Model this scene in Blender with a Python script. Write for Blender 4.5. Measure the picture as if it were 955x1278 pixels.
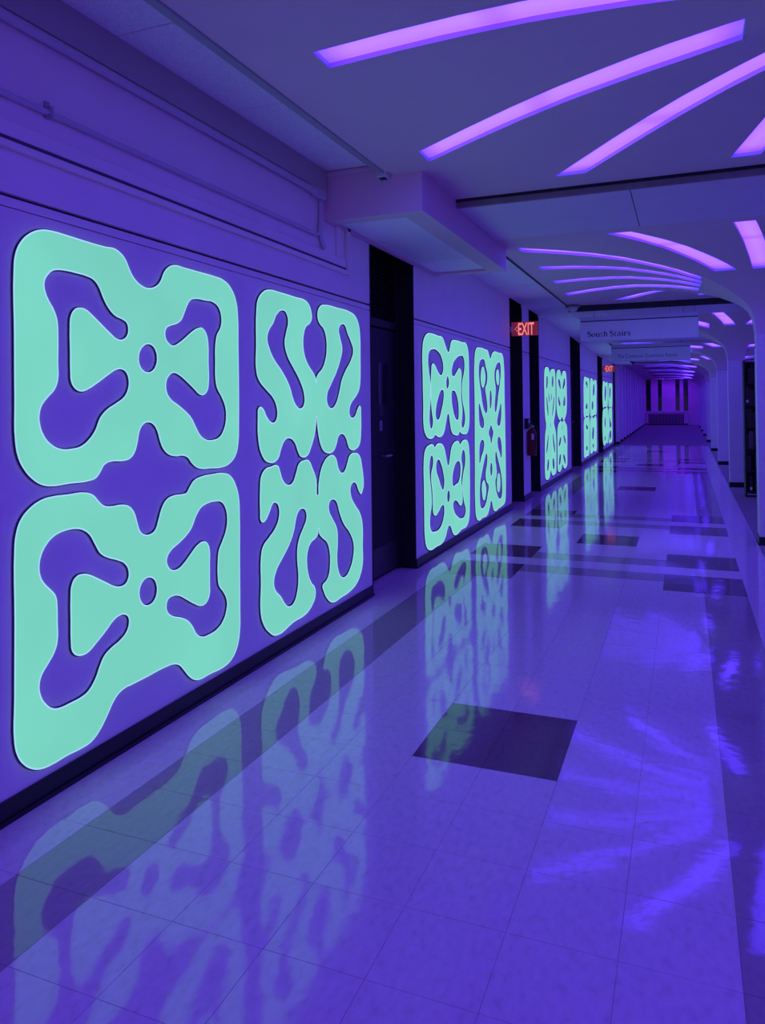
import bpy, bmesh, math, random
from mathutils import Matrix, Vector

random.seed(7)
for o in list(bpy.data.objects):
    bpy.data.objects.remove(o)
scene = bpy.context.scene
COL = scene.collection

# ------------------------------------------------------------------ camera
cam_d = bpy.data.cameras.new('camera')
cam = bpy.data.objects.new('camera', cam_d)
COL.objects.link(cam)
cam_d.sensor_fit = 'HORIZONTAL'
cam_d.sensor_width = 36.0
cam_d.lens = 938.45 * 36.0 / 955.0
cam_d.shift_y = -(639.0 - 489.73) / 955.0
cam_d.clip_start = 0.05
cam_d.clip_end = 200
YAW, PITCH, ROLL = 0.3831, 0.0159, -0.0103
fw = Vector((-math.sin(YAW) * math.cos(PITCH), math.cos(YAW) * math.cos(PITCH), math.sin(PITCH)))
rt = Vector((math.cos(YAW), math.sin(YAW), 0))
up = rt.cross(fw)
r2 = rt * math.cos(ROLL) + up * math.sin(ROLL)
u2 = -rt * math.sin(ROLL) + up * math.cos(ROLL)
m3 = Matrix((r2, u2, -fw)).transposed()
cam.matrix_world = Matrix.Translation((0, 0, 1.5)) @ m3.to_4x4()
scene.camera = cam

# ------------------------------------------------------------------ world and exposure
WORLD_RGB, WORLD_S = (0.34, 0.15, 1.08), 1.0
STRIP_S = 1.0
w = bpy.data.worlds.new('world')
scene.world = w
w.use_nodes = True
bg = w.node_tree.nodes['Background']
bg.inputs[0].default_value = (*WORLD_RGB, 1)
bg.inputs[1].default_value = WORLD_S
vs = scene.view_settings
vs.view_transform = 'Standard'
vs.look = 'None'
vs.gamma = 1
vs.use_curve_mapping = False
vs.exposure = 0.0

SHAPES = {
 'A': [
  (2.063,2.017,2.069,2.067,2.090,2.114,2.132,2.157,2.188,2.184,2.239,2.191,2.319,2.190,2.432,2.186,2.538,2.185,2.585,2.188,2.625,2.176,2.658,2.152,2.683,2.113,2.717,2.075,2.769,2.050,2.819,2.047,2.873,2.067,2.903,2.096,2.926,2.137,2.956,2.166,3.005,2.185,3.076,2.185,3.205,2.184,3.342,2.182,3.414,2.176,3.487,2.145,3.538,2.080,3.555,2.002,3.558,1.829,3.560,1.613,3.557,1.397,3.551,1.297,3.527,1.234,3.476,1.195,3.402,1.177,3.284,1.180,3.205,1.185,3.162,1.199,3.130,1.221,3.105,1.245,3.067,1.260,2.997,1.263,2.948,1.276,2.913,1.303,2.891,1.341,2.872,1.387,2.845,1.418,2.809,1.431,2.769,1.422,2.743,1.391,2.730,1.345,2.711,1.299,2.685,1.275,2.644,1.266,2.555,1.268,2.520,1.256,2.498,1.230,2.474,1.207,2.434,1.198,2.328,1.198,2.229,1.198,2.184,1.209,2.141,1.236,2.105,1.274,2.082,1.314,2.068,1.373,2.065,1.536,2.064,1.776),
  (2.271,2.047,2.305,2.050,2.374,2.049,2.424,2.046,2.468,2.035,2.498,2.009,2.521,1.970,2.552,1.929,2.591,1.900,2.640,1.887,2.668,1.873,2.678,1.845,2.669,1.816,2.639,1.795,2.602,1.795,2.559,1.818,2.505,1.852,2.453,1.885,2.419,1.903,2.387,1.906,2.359,1.896,2.340,1.868,2.335,1.820,2.336,1.726,2.337,1.642,2.341,1.605,2.360,1.579,2.393,1.568,2.426,1.576,2.481,1.603,2.550,1.642,2.598,1.665,2.633,1.668,2.663,1.653,2.679,1.619,2.674,1.579,2.649,1.544,2.597,1.515,2.541,1.488,2.502,1.455,2.475,1.406,2.442,1.370,2.392,1.340,2.342,1.332,2.281,1.335,2.229,1.359,2.198,1.391,2.179,1.432,2.175,1.472,2.188,1.511,2.217,1.542,2.250,1.572,2.267,1.609,2.268,1.680,2.269,1.794,2.265,1.845,2.248,1.884,2.223,1.917,2.204,1.955,2.202,1.990,2.223,2.023,2.245,2.040),
  (3.170,2.046,3.248,2.048,3.328,2.047,3.383,2.019,3.404,1.965,3.393,1.916,3.362,1.878,3.347,1.829,3.344,1.733,3.345,1.643,3.359,1.596,3.401,1.548,3.435,1.492,3.441,1.436,3.423,1.380,3.379,1.336,3.313,1.321,3.251,1.326,3.207,1.348,3.164,1.396,3.128,1.442,3.080,1.475,3.019,1.508,2.969,1.533,2.937,1.570,2.933,1.613,2.955,1.649,2.990,1.665,3.034,1.656,3.092,1.627,3.155,1.590,3.198,1.564,3.231,1.560,3.265,1.581,3.277,1.621,3.276,1.729,3.275,1.824,3.262,1.870,3.228,1.898,3.191,1.895,3.147,1.876,3.083,1.836,3.032,1.807,2.988,1.792,2.948,1.807,2.929,1.834,2.935,1.872,2.963,1.889,3.008,1.902,3.053,1.927,3.074,1.958,3.100,2.003,3.127,2.033),
  (2.873,1.727,2.864,1.692,2.839,1.666,2.805,1.656,2.772,1.664,2.748,1.687,2.740,1.720,2.749,1.753,2.773,1.779,2.806,1.791,2.840,1.784,2.864,1.761),
 ],
 'B': [
  (2.063,0.986,2.069,1.032,2.089,1.082,2.129,1.120,2.184,1.145,2.235,1.152,2.314,1.151,2.412,1.148,2.456,1.133,2.488,1.103,2.516,1.082,2.554,1.073,2.634,1.070,2.675,1.057,2.706,1.026,2.726,0.977,2.743,0.939,2.774,0.917,2.817,0.912,2.854,0.928,2.878,0.972,2.903,1.024,2.936,1.057,2.985,1.069,3.055,1.068,3.090,1.072,3.118,1.099,3.150,1.126,3.205,1.139,3.306,1.143,3.401,1.141,3.475,1.118,3.525,1.063,3.552,0.996,3.559,0.916,3.558,0.673,3.557,0.388,3.553,0.261,3.526,0.183,3.475,0.136,3.401,0.118,3.272,0.123,3.194,0.124,3.151,0.135,3.102,0.168,3.057,0.217,3.027,0.247,2.987,0.266,2.919,0.274,2.790,0.273,2.687,0.273,2.637,0.273,2.596,0.260,2.564,0.235,2.533,0.197,2.487,0.150,2.443,0.125,2.399,0.120,2.309,0.124,2.231,0.123,2.180,0.130,2.137,0.150,2.096,0.188,2.073,0.227,2.061,0.274,2.061,0.435,2.063,0.719),
  (2.362,1.012,2.404,0.999,2.440,0.972,2.469,0.929,2.499,0.887,2.545,0.860,2.600,0.839,2.649,0.812,2.673,0.772,2.665,0.734,2.640,0.719,2.607,0.719,2.576,0.729,2.529,0.755,2.476,0.785,2.432,0.808,2.396,0.818,2.361,0.814,2.340,0.788,2.334,0.739,2.334,0.646,2.335,0.563,2.341,0.525,2.366,0.501,2.401,0.493,2.430,0.498,2.474,0.522,2.528,0.555,2.575,0.587,2.615,0.598,2.647,0.592,2.669,0.573,2.673,0.543,2.658,0.513,2.614,0.486,2.558,0.469,2.519,0.448,2.493,0.413,2.469,0.372,2.429,0.335,2.393,0.324,2.331,0.321,2.270,0.323,2.238,0.333,2.200,0.367,2.179,0.402,2.171,0.444,2.182,0.480,2.213,0.514,2.245,0.549,2.260,0.585,2.261,0.666,2.260,0.727,2.253,0.764,2.227,0.795,2.195,0.828,2.177,0.861,2.173,0.902,2.183,0.939,2.209,0.975,2.247,1.001,2.300,1.013),
  (3.328,1.003,3.387,0.993,3.428,0.955,3.445,0.897,3.434,0.836,3.397,0.780,3.365,0.737,3.355,0.684,3.354,0.603,3.365,0.553,3.406,0.509,3.437,0.453,3.431,0.406,3.399,0.359,3.344,0.331,3.263,0.323,3.207,0.329,3.159,0.359,3.132,0.399,3.090,0.442,3.039,0.470,2.970,0.497,2.933,0.528,2.926,0.560,2.941,0.587,2.980,0.594,3.020,0.586,3.081,0.553,3.144,0.516,3.198,0.492,3.242,0.494,3.270,0.521,3.275,0.593,3.276,0.687,3.275,0.761,3.257,0.794,3.223,0.808,3.179,0.800,3.125,0.768,3.073,0.734,3.021,0.712,2.972,0.715,2.939,0.742,2.930,0.774,2.953,0.807,3.023,0.838,3.084,0.866,3.126,0.897,3.159,0.945,3.203,0.985,3.259,1.001),
  (2.862,0.635,2.845,0.606,2.816,0.592,2.783,0.594,2.755,0.613,2.739,0.643,2.738,0.676,2.754,0.704,2.781,0.720,2.814,0.718,2.844,0.700,2.861,0.669),
 ],
 'C': [
  (3.759,2.054,3.775,2.115,3.834,2.168,3.900,2.188,4.020,2.190,4.240,2.186,4.349,2.183,4.405,2.162,4.437,2.121,4.445,2.074,4.419,2.043,4.362,2.013,4.329,1.959,4.320,1.893,4.342,1.819,4.398,1.756,4.463,1.711,4.495,1.677,4.503,1.652,4.512,1.678,4.539,1.709,4.600,1.745,4.650,1.807,4.673,1.878,4.666,1.967,4.627,2.024,4.571,2.052,4.542,2.084,4.543,2.133,4.578,2.170,4.653,2.187,4.837,2.189,5.060,2.184,5.163,2.159,5.221,2.099,5.241,2.012,5.242,1.847,5.238,1.693,5.215,1.616,5.149,1.561,5.070,1.514,5.033,1.465,5.042,1.418,5.093,1.400,5.151,1.421,5.195,1.470,5.233,1.487,5.243,1.430,5.239,1.277,5.221,1.212,5.167,1.176,5.036,1.179,5.012,1.206,4.973,1.262,4.904,1.294,4.841,1.276,4.807,1.223,4.759,1.179,4.632,1.179,4.580,1.215,4.535,1.305,4.515,1.393,4.507,1.422,4.494,1.374,4.463,1.289,4.412,1.215,4.379,1.179,4.280,1.173,4.253,1.197,4.205,1.264,4.131,1.298,4.069,1.285,4.022,1.234,3.986,1.179,3.861,1.171,3.804,1.217,3.773,1.286,3.766,1.436,3.776,1.486,3.814,1.482,3.856,1.434,3.905,1.399,3.955,1.398,3.987,1.432,3.981,1.493,3.941,1.545,3.858,1.596,3.784,1.645,3.754,1.695,3.753,1.853),
  (4.054,2.088,4.107,2.076,4.132,2.024,4.105,1.950,4.086,1.886,4.121,1.807,4.194,1.738,4.288,1.649,4.338,1.566,4.337,1.510,4.285,1.476,4.228,1.492,4.183,1.537,4.136,1.618,4.047,1.705,3.944,1.780,3.895,1.837,3.869,1.896,3.890,1.949,3.941,1.997,3.983,2.053),
  (4.922,2.085,4.981,2.076,5.020,2.027,5.080,1.968,5.121,1.906,5.077,1.828,4.984,1.750,4.913,1.674,4.872,1.591,4.813,1.508,4.738,1.474,4.675,1.499,4.663,1.568,4.723,1.639,4.818,1.733,4.887,1.829,4.918,1.904,4.881,1.984,4.863,2.045),
 ],
 'D': [
  (3.785,1.026,3.795,1.083,3.835,1.122,3.901,1.133,3.986,1.132,4.009,1.098,4.044,1.039,4.108,1.004,4.174,1.015,4.220,1.071,4.259,1.126,4.318,1.140,4.386,1.135,4.438,1.080,4.491,0.999,4.514,0.891,4.532,0.966,4.564,1.050,4.622,1.114,4.676,1.140,4.759,1.144,4.805,1.111,4.836,1.047,4.898,1.009,4.958,1.027,4.999,1.076,5.040,1.126,5.139,1.136,5.208,1.114,5.245,1.057,5.244,0.827,5.202,0.847,5.150,0.909,5.087,0.926,5.040,0.893,5.044,0.835,5.114,0.756,5.208,0.679,5.250,0.597,5.251,0.422,5.248,0.291,5.208,0.223,5.143,0.173,5.038,0.144,4.864,0.133,4.723,0.133,4.647,0.175,4.596,0.236,4.579,0.279,4.623,0.294,4.673,0.327,4.697,0.401,4.690,0.492,4.651,0.559,4.577,0.604,4.535,0.637,4.522,0.675,4.509,0.641,4.471,0.618,4.408,0.601,4.359,0.553,4.346,0.490,4.364,0.402,4.412,0.330,4.456,0.293,4.463,0.239,4.421,0.192,4.340,0.157,4.167,0.148,3.952,0.126,3.869,0.169,3.805,0.237,3.781,0.302,3.786,0.467,3.789,0.625,3.812,0.679,3.878,0.718,3.956,0.765,3.998,0.820,3.999,0.881,3.965,0.916,3.921,0.917,3.880,0.871,3.830,0.827,3.792,0.829,3.783,0.884),
  (4.293,0.839,4.340,0.818,4.355,0.769,4.310,0.710,4.263,0.663,4.231,0.604,4.226,0.514,4.239,0.420,4.226,0.332,4.176,0.262,4.102,0.256,4.060,0.282,4.008,0.339,3.940,0.398,3.924,0.444,3.952,0.507,4.029,0.570,4.120,0.642,4.176,0.713,4.208,0.790,4.247,0.832),
  (4.738,0.844,4.808,0.816,4.854,0.738,4.924,0.646,5.037,0.555,5.097,0.460,5.085,0.377,5.032,0.303,4.940,0.259,4.867,0.275,4.821,0.326,4.799,0.421,4.811,0.521,4.804,0.623,4.735,0.704,4.678,0.772,4.683,0.825),
 ],
 'E': [
  (6.721,2.023,6.759,2.111,6.838,2.165,6.961,2.183,7.183,2.178,7.350,2.170,7.416,2.120,7.484,2.062,7.561,2.035,7.614,2.091,7.668,2.159,7.780,2.178,8.052,2.176,8.256,2.164,8.320,2.081,8.336,1.875,8.329,1.531,8.317,1.257,8.254,1.179,8.129,1.162,7.993,1.178,7.931,1.198,7.891,1.171,7.738,1.171,7.643,1.202,7.582,1.299,7.536,1.395,7.493,1.395,7.434,1.314,7.361,1.213,7.278,1.176,7.146,1.177,7.069,1.198,7.018,1.177,6.894,1.169,6.787,1.206,6.731,1.284,6.726,1.492,6.718,1.776),
  (6.986,2.036,7.210,2.024,7.328,1.960,7.372,1.870,7.336,1.807,7.268,1.784,7.170,1.821,7.075,1.881,7.000,1.884,6.979,1.824,6.964,1.745,6.954,1.647,6.957,1.550,6.977,1.433,7.011,1.334,6.990,1.276,6.946,1.254,6.898,1.298,6.890,1.395,6.924,1.511,6.941,1.628,6.926,1.725,6.886,1.821,6.866,1.916,6.893,1.995),
  (8.006,2.031,8.126,2.020,8.171,1.937,8.134,1.834,8.073,1.743,8.053,1.642,8.072,1.531,8.141,1.419,8.169,1.329,8.108,1.241,8.051,1.227,8.005,1.266,8.032,1.354,8.044,1.442,8.009,1.553,8.008,1.708,8.022,1.841,7.960,1.883,7.842,1.835,7.726,1.788,7.654,1.818,7.695,1.915,7.810,1.985),
  (7.509,1.792,7.550,1.762,7.563,1.720,7.539,1.673,7.503,1.652,7.462,1.672,7.449,1.717,7.472,1.764),
  (7.330,1.645,7.376,1.613,7.359,1.531,7.288,1.429,7.218,1.353,7.139,1.337,7.089,1.372,7.105,1.471,7.173,1.561,7.255,1.632),
  (7.721,1.644,7.810,1.617,7.890,1.531,7.917,1.422,7.898,1.335,7.835,1.319,7.746,1.359,7.675,1.446,7.636,1.552,7.646,1.626),
 ],
 'F': [
  (6.719,0.945,6.758,1.055,6.861,1.097,7.002,1.095,7.052,1.067,7.110,1.093,7.241,1.096,7.341,1.061,7.406,0.975,7.472,0.867,7.514,0.857,7.560,0.923,7.637,1.044,7.758,1.089,7.887,1.084,7.940,1.049,8.021,1.078,8.151,1.091,8.266,1.054,8.311,0.938,8.317,0.686,8.301,0.347,8.278,0.214,8.208,0.145,7.964,0.127,7.695,0.110,7.630,0.148,7.574,0.209,7.504,0.241,7.446,0.219,7.374,0.148,7.270,0.105,7.074,0.100,6.856,0.106,6.768,0.154,6.730,0.246,6.720,0.455,6.718,0.737),
  (6.949,1.005,6.998,0.972,6.995,0.904,6.943,0.831,6.940,0.753,6.968,0.653,6.982,0.535,6.991,0.436,7.053,0.408,7.151,0.434,7.251,0.477,7.332,0.470,7.350,0.407,7.299,0.313,7.176,0.251,7.016,0.247,6.911,0.273,6.870,0.337,6.880,0.432,6.932,0.522,6.918,0.659,6.891,0.758,6.871,0.856,6.886,0.951),
  (8.081,0.992,8.144,0.937,8.148,0.836,8.070,0.731,8.025,0.625,8.044,0.512,8.096,0.395,8.150,0.321,8.114,0.259,7.969,0.240,7.815,0.280,7.683,0.362,7.649,0.441,7.710,0.475,7.822,0.451,7.936,0.393,8.000,0.418,8.005,0.539,7.971,0.674,8.017,0.802,7.981,0.893,8.016,0.968),
  (7.504,0.606,7.545,0.558,7.528,0.497,7.478,0.477,7.437,0.519,7.447,0.580),
  (7.170,0.950,7.247,0.904,7.331,0.796,7.361,0.691,7.311,0.625,7.238,0.664,7.163,0.751,7.088,0.837,7.091,0.916),
  (7.856,0.884,7.940,0.852,7.959,0.763,7.892,0.660,7.754,0.631,7.657,0.630,7.631,0.707,7.686,0.807,7.763,0.865),
 ],
 'G': [
  (8.607,2.027,8.667,2.137,8.836,2.167,9.078,2.164,9.250,2.149,9.329,2.078,9.381,2.063,9.458,2.123,9.547,2.160,9.827,2.163,10.060,2.144,10.116,2.052,10.139,1.614,10.152,1.204,10.157,0.656,10.134,0.249,10.105,0.171,9.947,0.136,9.715,0.127,9.493,0.123,9.420,0.178,9.361,0.262,9.308,0.274,9.232,0.203,9.126,0.130,8.879,0.123,8.690,0.119,8.601,0.168,8.563,0.313,8.567,0.781,8.591,1.484),
  (8.925,2.039,9.072,2.032,9.138,1.955,9.214,1.858,9.189,1.757,9.104,1.681,9.149,1.582,9.194,1.457,9.159,1.382,9.040,1.396,8.928,1.507,8.858,1.653,8.798,1.772,8.777,1.916,8.828,2.003),
  (8.979,1.944,9.074,1.878,9.090,1.804,9.026,1.716,8.957,1.696,8.892,1.762,8.887,1.847),
  (9.797,2.042,9.924,2.029,9.952,1.909,9.885,1.746,9.796,1.612,9.708,1.453,9.615,1.376,9.562,1.428,9.591,1.558,9.632,1.689,9.582,1.792,9.564,1.870,9.647,1.977),
  (9.769,1.943,9.834,1.878,9.830,1.798,9.769,1.739,9.693,1.795,9.675,1.873),
  (9.360,1.672,9.421,1.609,9.403,1.481,9.337,1.425,9.299,1.507,9.305,1.608),
  (8.785,1.508,8.849,1.459,8.940,1.361,9.015,1.286,9.001,1.213,8.884,1.199,8.791,1.243,8.758,1.340),
  (9.930,1.505,9.959,1.398,9.929,1.291,9.867,1.212,9.751,1.199,9.686,1.243,9.748,1.347,9.844,1.439),
  (9.358,1.227,9.440,1.173,9.492,1.125,9.434,1.058,9.356,0.985,9.297,1.064,9.228,1.130,9.293,1.191),
  (8.925,1.062,9.011,1.016,8.988,0.944,8.867,0.854,8.769,0.777,8.754,0.862,8.769,0.980,8.829,1.044),
  (9.800,1.060,9.913,0.996,9.954,0.887,9.924,0.768,9.811,0.842,9.704,0.954,9.708,1.033),
  (9.344,0.755,9.414,0.676,9.389,0.602,9.335,0.574,9.286,0.636,9.289,0.712),
  (9.114,0.887,9.162,0.834,9.137,0.736,9.072,0.643,9.097,0.542,9.215,0.467,9.159,0.374,9.084,0.284,8.933,0.230,8.791,0.260,8.750,0.385,8.776,0.549,8.858,0.661,8.960,0.774,9.043,0.854),
  (8.949,0.561,9.044,0.485,9.060,0.410,8.957,0.324,8.884,0.417,8.879,0.502),
  (9.610,0.881,9.695,0.797,9.803,0.684,9.911,0.542,9.950,0.404,9.931,0.272,9.778,0.237,9.646,0.305,9.563,0.418,9.545,0.497,9.627,0.568,9.610,0.673,9.561,0.781),
  (9.751,0.577,9.827,0.496,9.809,0.392,9.726,0.335,9.652,0.422,9.680,0.523),
 ],
 'H': [
  (13.324,2.029,13.390,2.103,13.536,2.130,13.704,2.124,13.808,2.083,13.879,2.031,13.960,2.079,14.074,2.111,14.256,2.122,14.416,2.106,14.479,2.013,14.489,1.727,14.481,1.498,14.418,1.308,14.290,1.179,14.251,1.123,14.325,1.046,14.466,0.908,14.493,0.679,14.480,0.394,14.427,0.190,14.284,0.165,14.023,0.170,13.948,0.213,13.876,0.274,13.787,0.246,13.694,0.164,13.460,0.141,13.309,0.173,13.255,0.257,13.269,0.571,13.290,0.833,13.342,0.971,13.430,1.056,13.436,1.127,13.361,1.217,13.311,1.359,13.302,1.623),
  (13.556,1.984,13.648,1.960,13.663,1.879,13.613,1.787,13.537,1.741,13.467,1.776,13.475,1.874,13.502,1.955),
  (14.154,2.003,14.266,1.978,14.280,1.875,14.203,1.770,14.115,1.806,14.065,1.870,14.105,1.945),
  (13.496,1.625,13.574,1.554,13.648,1.428,13.680,1.301,13.633,1.248,13.555,1.321,13.492,1.446),
  (14.306,1.630,14.344,1.536,14.275,1.404,14.150,1.275,14.068,1.239,14.100,1.350,14.203,1.499),
  (13.712,1.699,13.792,1.627,13.828,1.536,13.780,1.481,13.722,1.554),
  (14.072,1.684,14.088,1.610,14.003,1.536,13.936,1.517,13.987,1.610),
  (13.651,0.941,13.640,0.816,13.555,0.677,13.445,0.594,13.398,0.651,13.469,0.771,13.561,0.873),
  (14.155,0.939,14.258,0.804,14.361,0.648,14.353,0.554,14.241,0.599,14.138,0.735,14.102,0.849),
  (13.572,0.497,13.673,0.436,13.633,0.331,13.502,0.279,13.444,0.329,13.484,0.432),
  (14.139,0.475,14.269,0.391,14.273,0.297,14.143,0.261,14.038,0.353,14.046,0.445),
  (13.883,1.151,13.923,1.095,13.884,1.023,13.845,1.079),
 ],
 'I': [
  (14.646,2.018,14.725,2.098,14.901,2.134,15.064,2.126,15.161,2.074,15.272,2.008,15.383,2.082,15.494,2.130,15.684,2.137,15.848,2.114,15.911,2.037,15.940,1.746,15.924,1.433,15.853,1.288,15.707,1.208,15.537,1.146,15.404,1.163,15.329,1.205,15.238,1.217,15.145,1.189,15.040,1.158,14.855,1.195,14.713,1.266,14.626,1.382,14.633,1.729),
  (14.923,1.968,15.035,1.951,15.130,1.874,15.161,1.795,15.094,1.755,14.996,1.793,14.876,1.849,14.832,1.917),
  (15.617,1.998,15.752,1.981,15.773,1.909,15.628,1.824,15.460,1.760,15.382,1.779,15.429,1.861,15.531,1.944),
  (14.856,1.634,14.974,1.556,15.094,1.477,15.064,1.428,14.914,1.439,14.809,1.517,14.790,1.585),
  (15.638,1.639,15.742,1.578,15.732,1.475,15.590,1.425,15.456,1.436,15.435,1.496,15.537,1.578),
 ],
 'J': [
  (14.688,0.977,14.806,1.070,15.011,1.123,15.165,1.129,15.253,1.097,15.360,1.114,15.535,1.130,15.721,1.074,15.896,0.997,15.934,0.808,15.894,0.394,15.878,0.229,15.776,0.186,15.473,0.176,15.370,0.218,15.282,0.275,15.189,0.253,15.080,0.192,14.763,0.170,14.670,0.226,14.656,0.478,14.669,0.765),
  (15.074,0.835,15.134,0.792,15.062,0.707,14.931,0.655,14.806,0.652,14.798,0.701,14.904,0.774),
  (15.469,0.858,15.599,0.802,15.729,0.714,15.737,0.652,15.588,0.680,15.460,0.757,15.412,0.820),
  (14.980,0.495,15.077,0.449,15.030,0.354,14.898,0.286,14.787,0.304,14.809,0.409),
  (15.393,0.468,15.563,0.417,15.678,0.327,15.670,0.246,15.549,0.265,15.408,0.346,15.335,0.422),
  (15.291,1.076,15.321,0.974,15.265,0.936,15.231,0.997),
 ],
 'K': [
  (18.836,2.028,18.922,2.104,19.222,2.120,19.631,2.105,19.905,2.086,19.957,1.979,19.941,1.669,19.893,1.283,19.795,1.181,19.517,1.155,19.293,1.177,19.107,1.143,18.849,1.136,18.759,1.198,18.779,1.539),
  (19.188,2.000,19.514,2.000,19.612,1.946,19.497,1.856,19.391,1.829,19.381,1.916,19.180,1.938),
  (19.350,1.489,19.488,1.439,19.500,1.363,19.231,1.340,19.093,1.366,19.202,1.440),
 ],
 'L': [
  (20.136,2.009,20.236,2.103,20.576,2.112,20.803,2.078,20.988,2.042,21.140,2.101,21.458,2.095,21.603,2.057,21.534,1.541,21.489,1.208,21.333,1.156,21.018,1.174,20.778,1.151,20.383,1.132,20.097,1.163,20.045,1.281,20.094,1.670),
  (20.886,1.986,21.120,1.950,21.150,1.814,20.940,1.676,20.688,1.728,20.756,1.889),
  (20.425,1.461,20.664,1.541,20.814,1.433,20.707,1.327,20.473,1.302,20.370,1.382),
 ],
 'M': [
  (18.759,1.028,18.903,1.098,19.244,1.111,19.511,1.110,19.788,1.125,19.865,1.052,19.799,0.515,19.767,0.261,19.672,0.178,19.295,0.171,18.990,0.157,18.738,0.179,18.691,0.279,18.720,0.689),
  (19.184,0.943,19.425,0.911,19.542,0.844,19.332,0.826,19.135,0.870),
  (19.223,0.419,19.422,0.370,19.416,0.321,19.209,0.308,19.054,0.354),
 ],
 'N': [
  (20.035,1.022,20.198,1.091,20.538,1.095,20.766,1.058,21.008,1.093,21.400,1.099,21.488,1.015,21.479,0.572,21.456,0.214,21.325,0.172,20.960,0.175,20.658,0.220,20.422,0.182,20.106,0.176,19.959,0.237,19.987,0.635),
  (20.645,0.847,20.869,0.759,20.797,0.574,20.555,0.505,20.383,0.592,20.448,0.748),
  (20.634,0.395,20.813,0.332,20.620,0.289,20.466,0.351),
 ],
 'O': [
  (23.403,2.084,23.557,2.127,23.947,2.112,24.255,2.088,24.579,2.127,24.834,2.085,24.817,1.766,24.763,1.416,24.558,1.360,24.143,1.351,23.746,1.375,23.381,1.332,23.306,1.422),
  (24.086,2.007,24.382,1.887,24.290,1.699,23.862,1.543,23.803,1.757,23.917,1.912),
 ],
 'P': [
  (25.197,2.061,25.411,2.114,25.828,2.100,26.192,2.121,26.441,2.069,26.419,1.714,26.329,1.393,26.063,1.337,25.637,1.353,25.286,1.333,25.095,1.415),
  (25.561,1.970,25.899,1.876,25.765,1.709,25.468,1.609,25.356,1.771),
 ],
 'Q': [
  (23.275,1.213,23.431,1.271,23.825,1.292,24.293,1.300,24.773,1.273,24.782,0.908,24.726,0.339,24.576,0.220,24.134,0.258,23.753,0.201,23.366,0.228,23.208,0.349),
  (23.942,1.051,24.060,0.802,23.746,0.765,23.710,0.933),
  (23.855,0.471,23.994,0.372,23.771,0.322,23.631,0.404),
 ],
 'R': [
  (25.065,1.222,25.347,1.284,25.804,1.296,26.199,1.276,26.242,0.873,26.190,0.338,26.056,0.194,25.624,0.192,25.170,0.173,24.952,0.296),
  (25.409,1.023,25.632,0.887,25.960,0.713,25.810,0.678,25.264,0.767),
  (25.440,0.566,25.911,0.416,25.755,0.340,25.290,0.280,25.140,0.416),
 ],
}
# ------------------------------------------------------------------ materials
def new_mat(name):
    m = bpy.data.materials.new(name)
    m.use_nodes = True
    nt = m.node_tree
    return m, nt, nt.nodes['Principled BSDF']

def noise_mat(name, col, rough=0.6, scale=8.0, amp=0.06, bump=0.0, bscale=60.0, spec=0.4, metal=0.0):
    m, nt, b = new_mat(name)
    N, Lk = nt.nodes, nt.links
    g = N.new('ShaderNodeNewGeometry')
    n = N.new('ShaderNodeTexNoise'); n.inputs['Scale'].default_value = scale; n.inputs['Detail'].default_value = 4
    Lk.new(g.outputs['Position'], n.inputs['Vector'])
    r = N.new('ShaderNodeValToRGB')
    r.color_ramp.elements[0].position = 0.3
    r.color_ramp.elements[1].position = 0.7
    r.color_ramp.elements[0].color = (*[max(0, c * (1 - amp)) for c in col], 1)
    r.color_ramp.elements[1].color = (*[min(1, c * (1 + amp)) for c in col], 1)
    Lk.new(n.outputs['Fac'], r.inputs['Fac'])
    Lk.new(r.outputs['Color'], b.inputs['Base Color'])
    b.inputs['Roughness'].default_value = rough
    b.inputs['Specular IOR Level'].default_value = spec
    b.inputs['Metallic'].default_value = metal
    if bump:
        n2 = N.new('ShaderNodeTexNoise'); n2.inputs['Scale'].default_value = bscale; n2.inputs['Detail'].default_value = 3
        Lk.new(g.outputs['Position'], n2.inputs['Vector'])
        bp = N.new('ShaderNodeBump'); bp.inputs['Strength'].default_value = bump; bp.inputs['Distance'].default_value = 0.01
        Lk.new(n2.outputs['Fac'], bp.inputs['Height'])
        Lk.new(bp.outputs['Normal'], b.inputs['Normal'])
    return m

def emit_mat(name, col, strength, amp=0.0, scale=1.0):
    m, nt, b = new_mat(name)
    N, Lk = nt.nodes, nt.links
    b.inputs['Base Color'].default_value = (*[min(c, 1) * 0.06 for c in col], 1)
    b.inputs['Roughness'].default_value = 0.5
    b.inputs['Emission Strength'].default_value = strength
    g = N.new('ShaderNodeNewGeometry')
    n = N.new('ShaderNodeTexNoise'); n.inputs['Scale'].default_value = scale
    Lk.new(g.outputs['Position'], n.inputs['Vector'])
    r = N.new('ShaderNodeValToRGB')
    r.color_ramp.elements[0].position = 0.3
    r.color_ramp.elements[1].position = 0.7
    r.color_ramp.elements[0].color = (*[c * (1 - amp) for c in col], 1)
    r.color_ramp.elements[1].color = (*[c * (1 + amp) for c in col], 1)
    Lk.new(n.outputs['Fac'], r.inputs['Fac'])
    Lk.new(r.outputs['Color'], b.inputs['Emission Color'])
    return m

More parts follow.
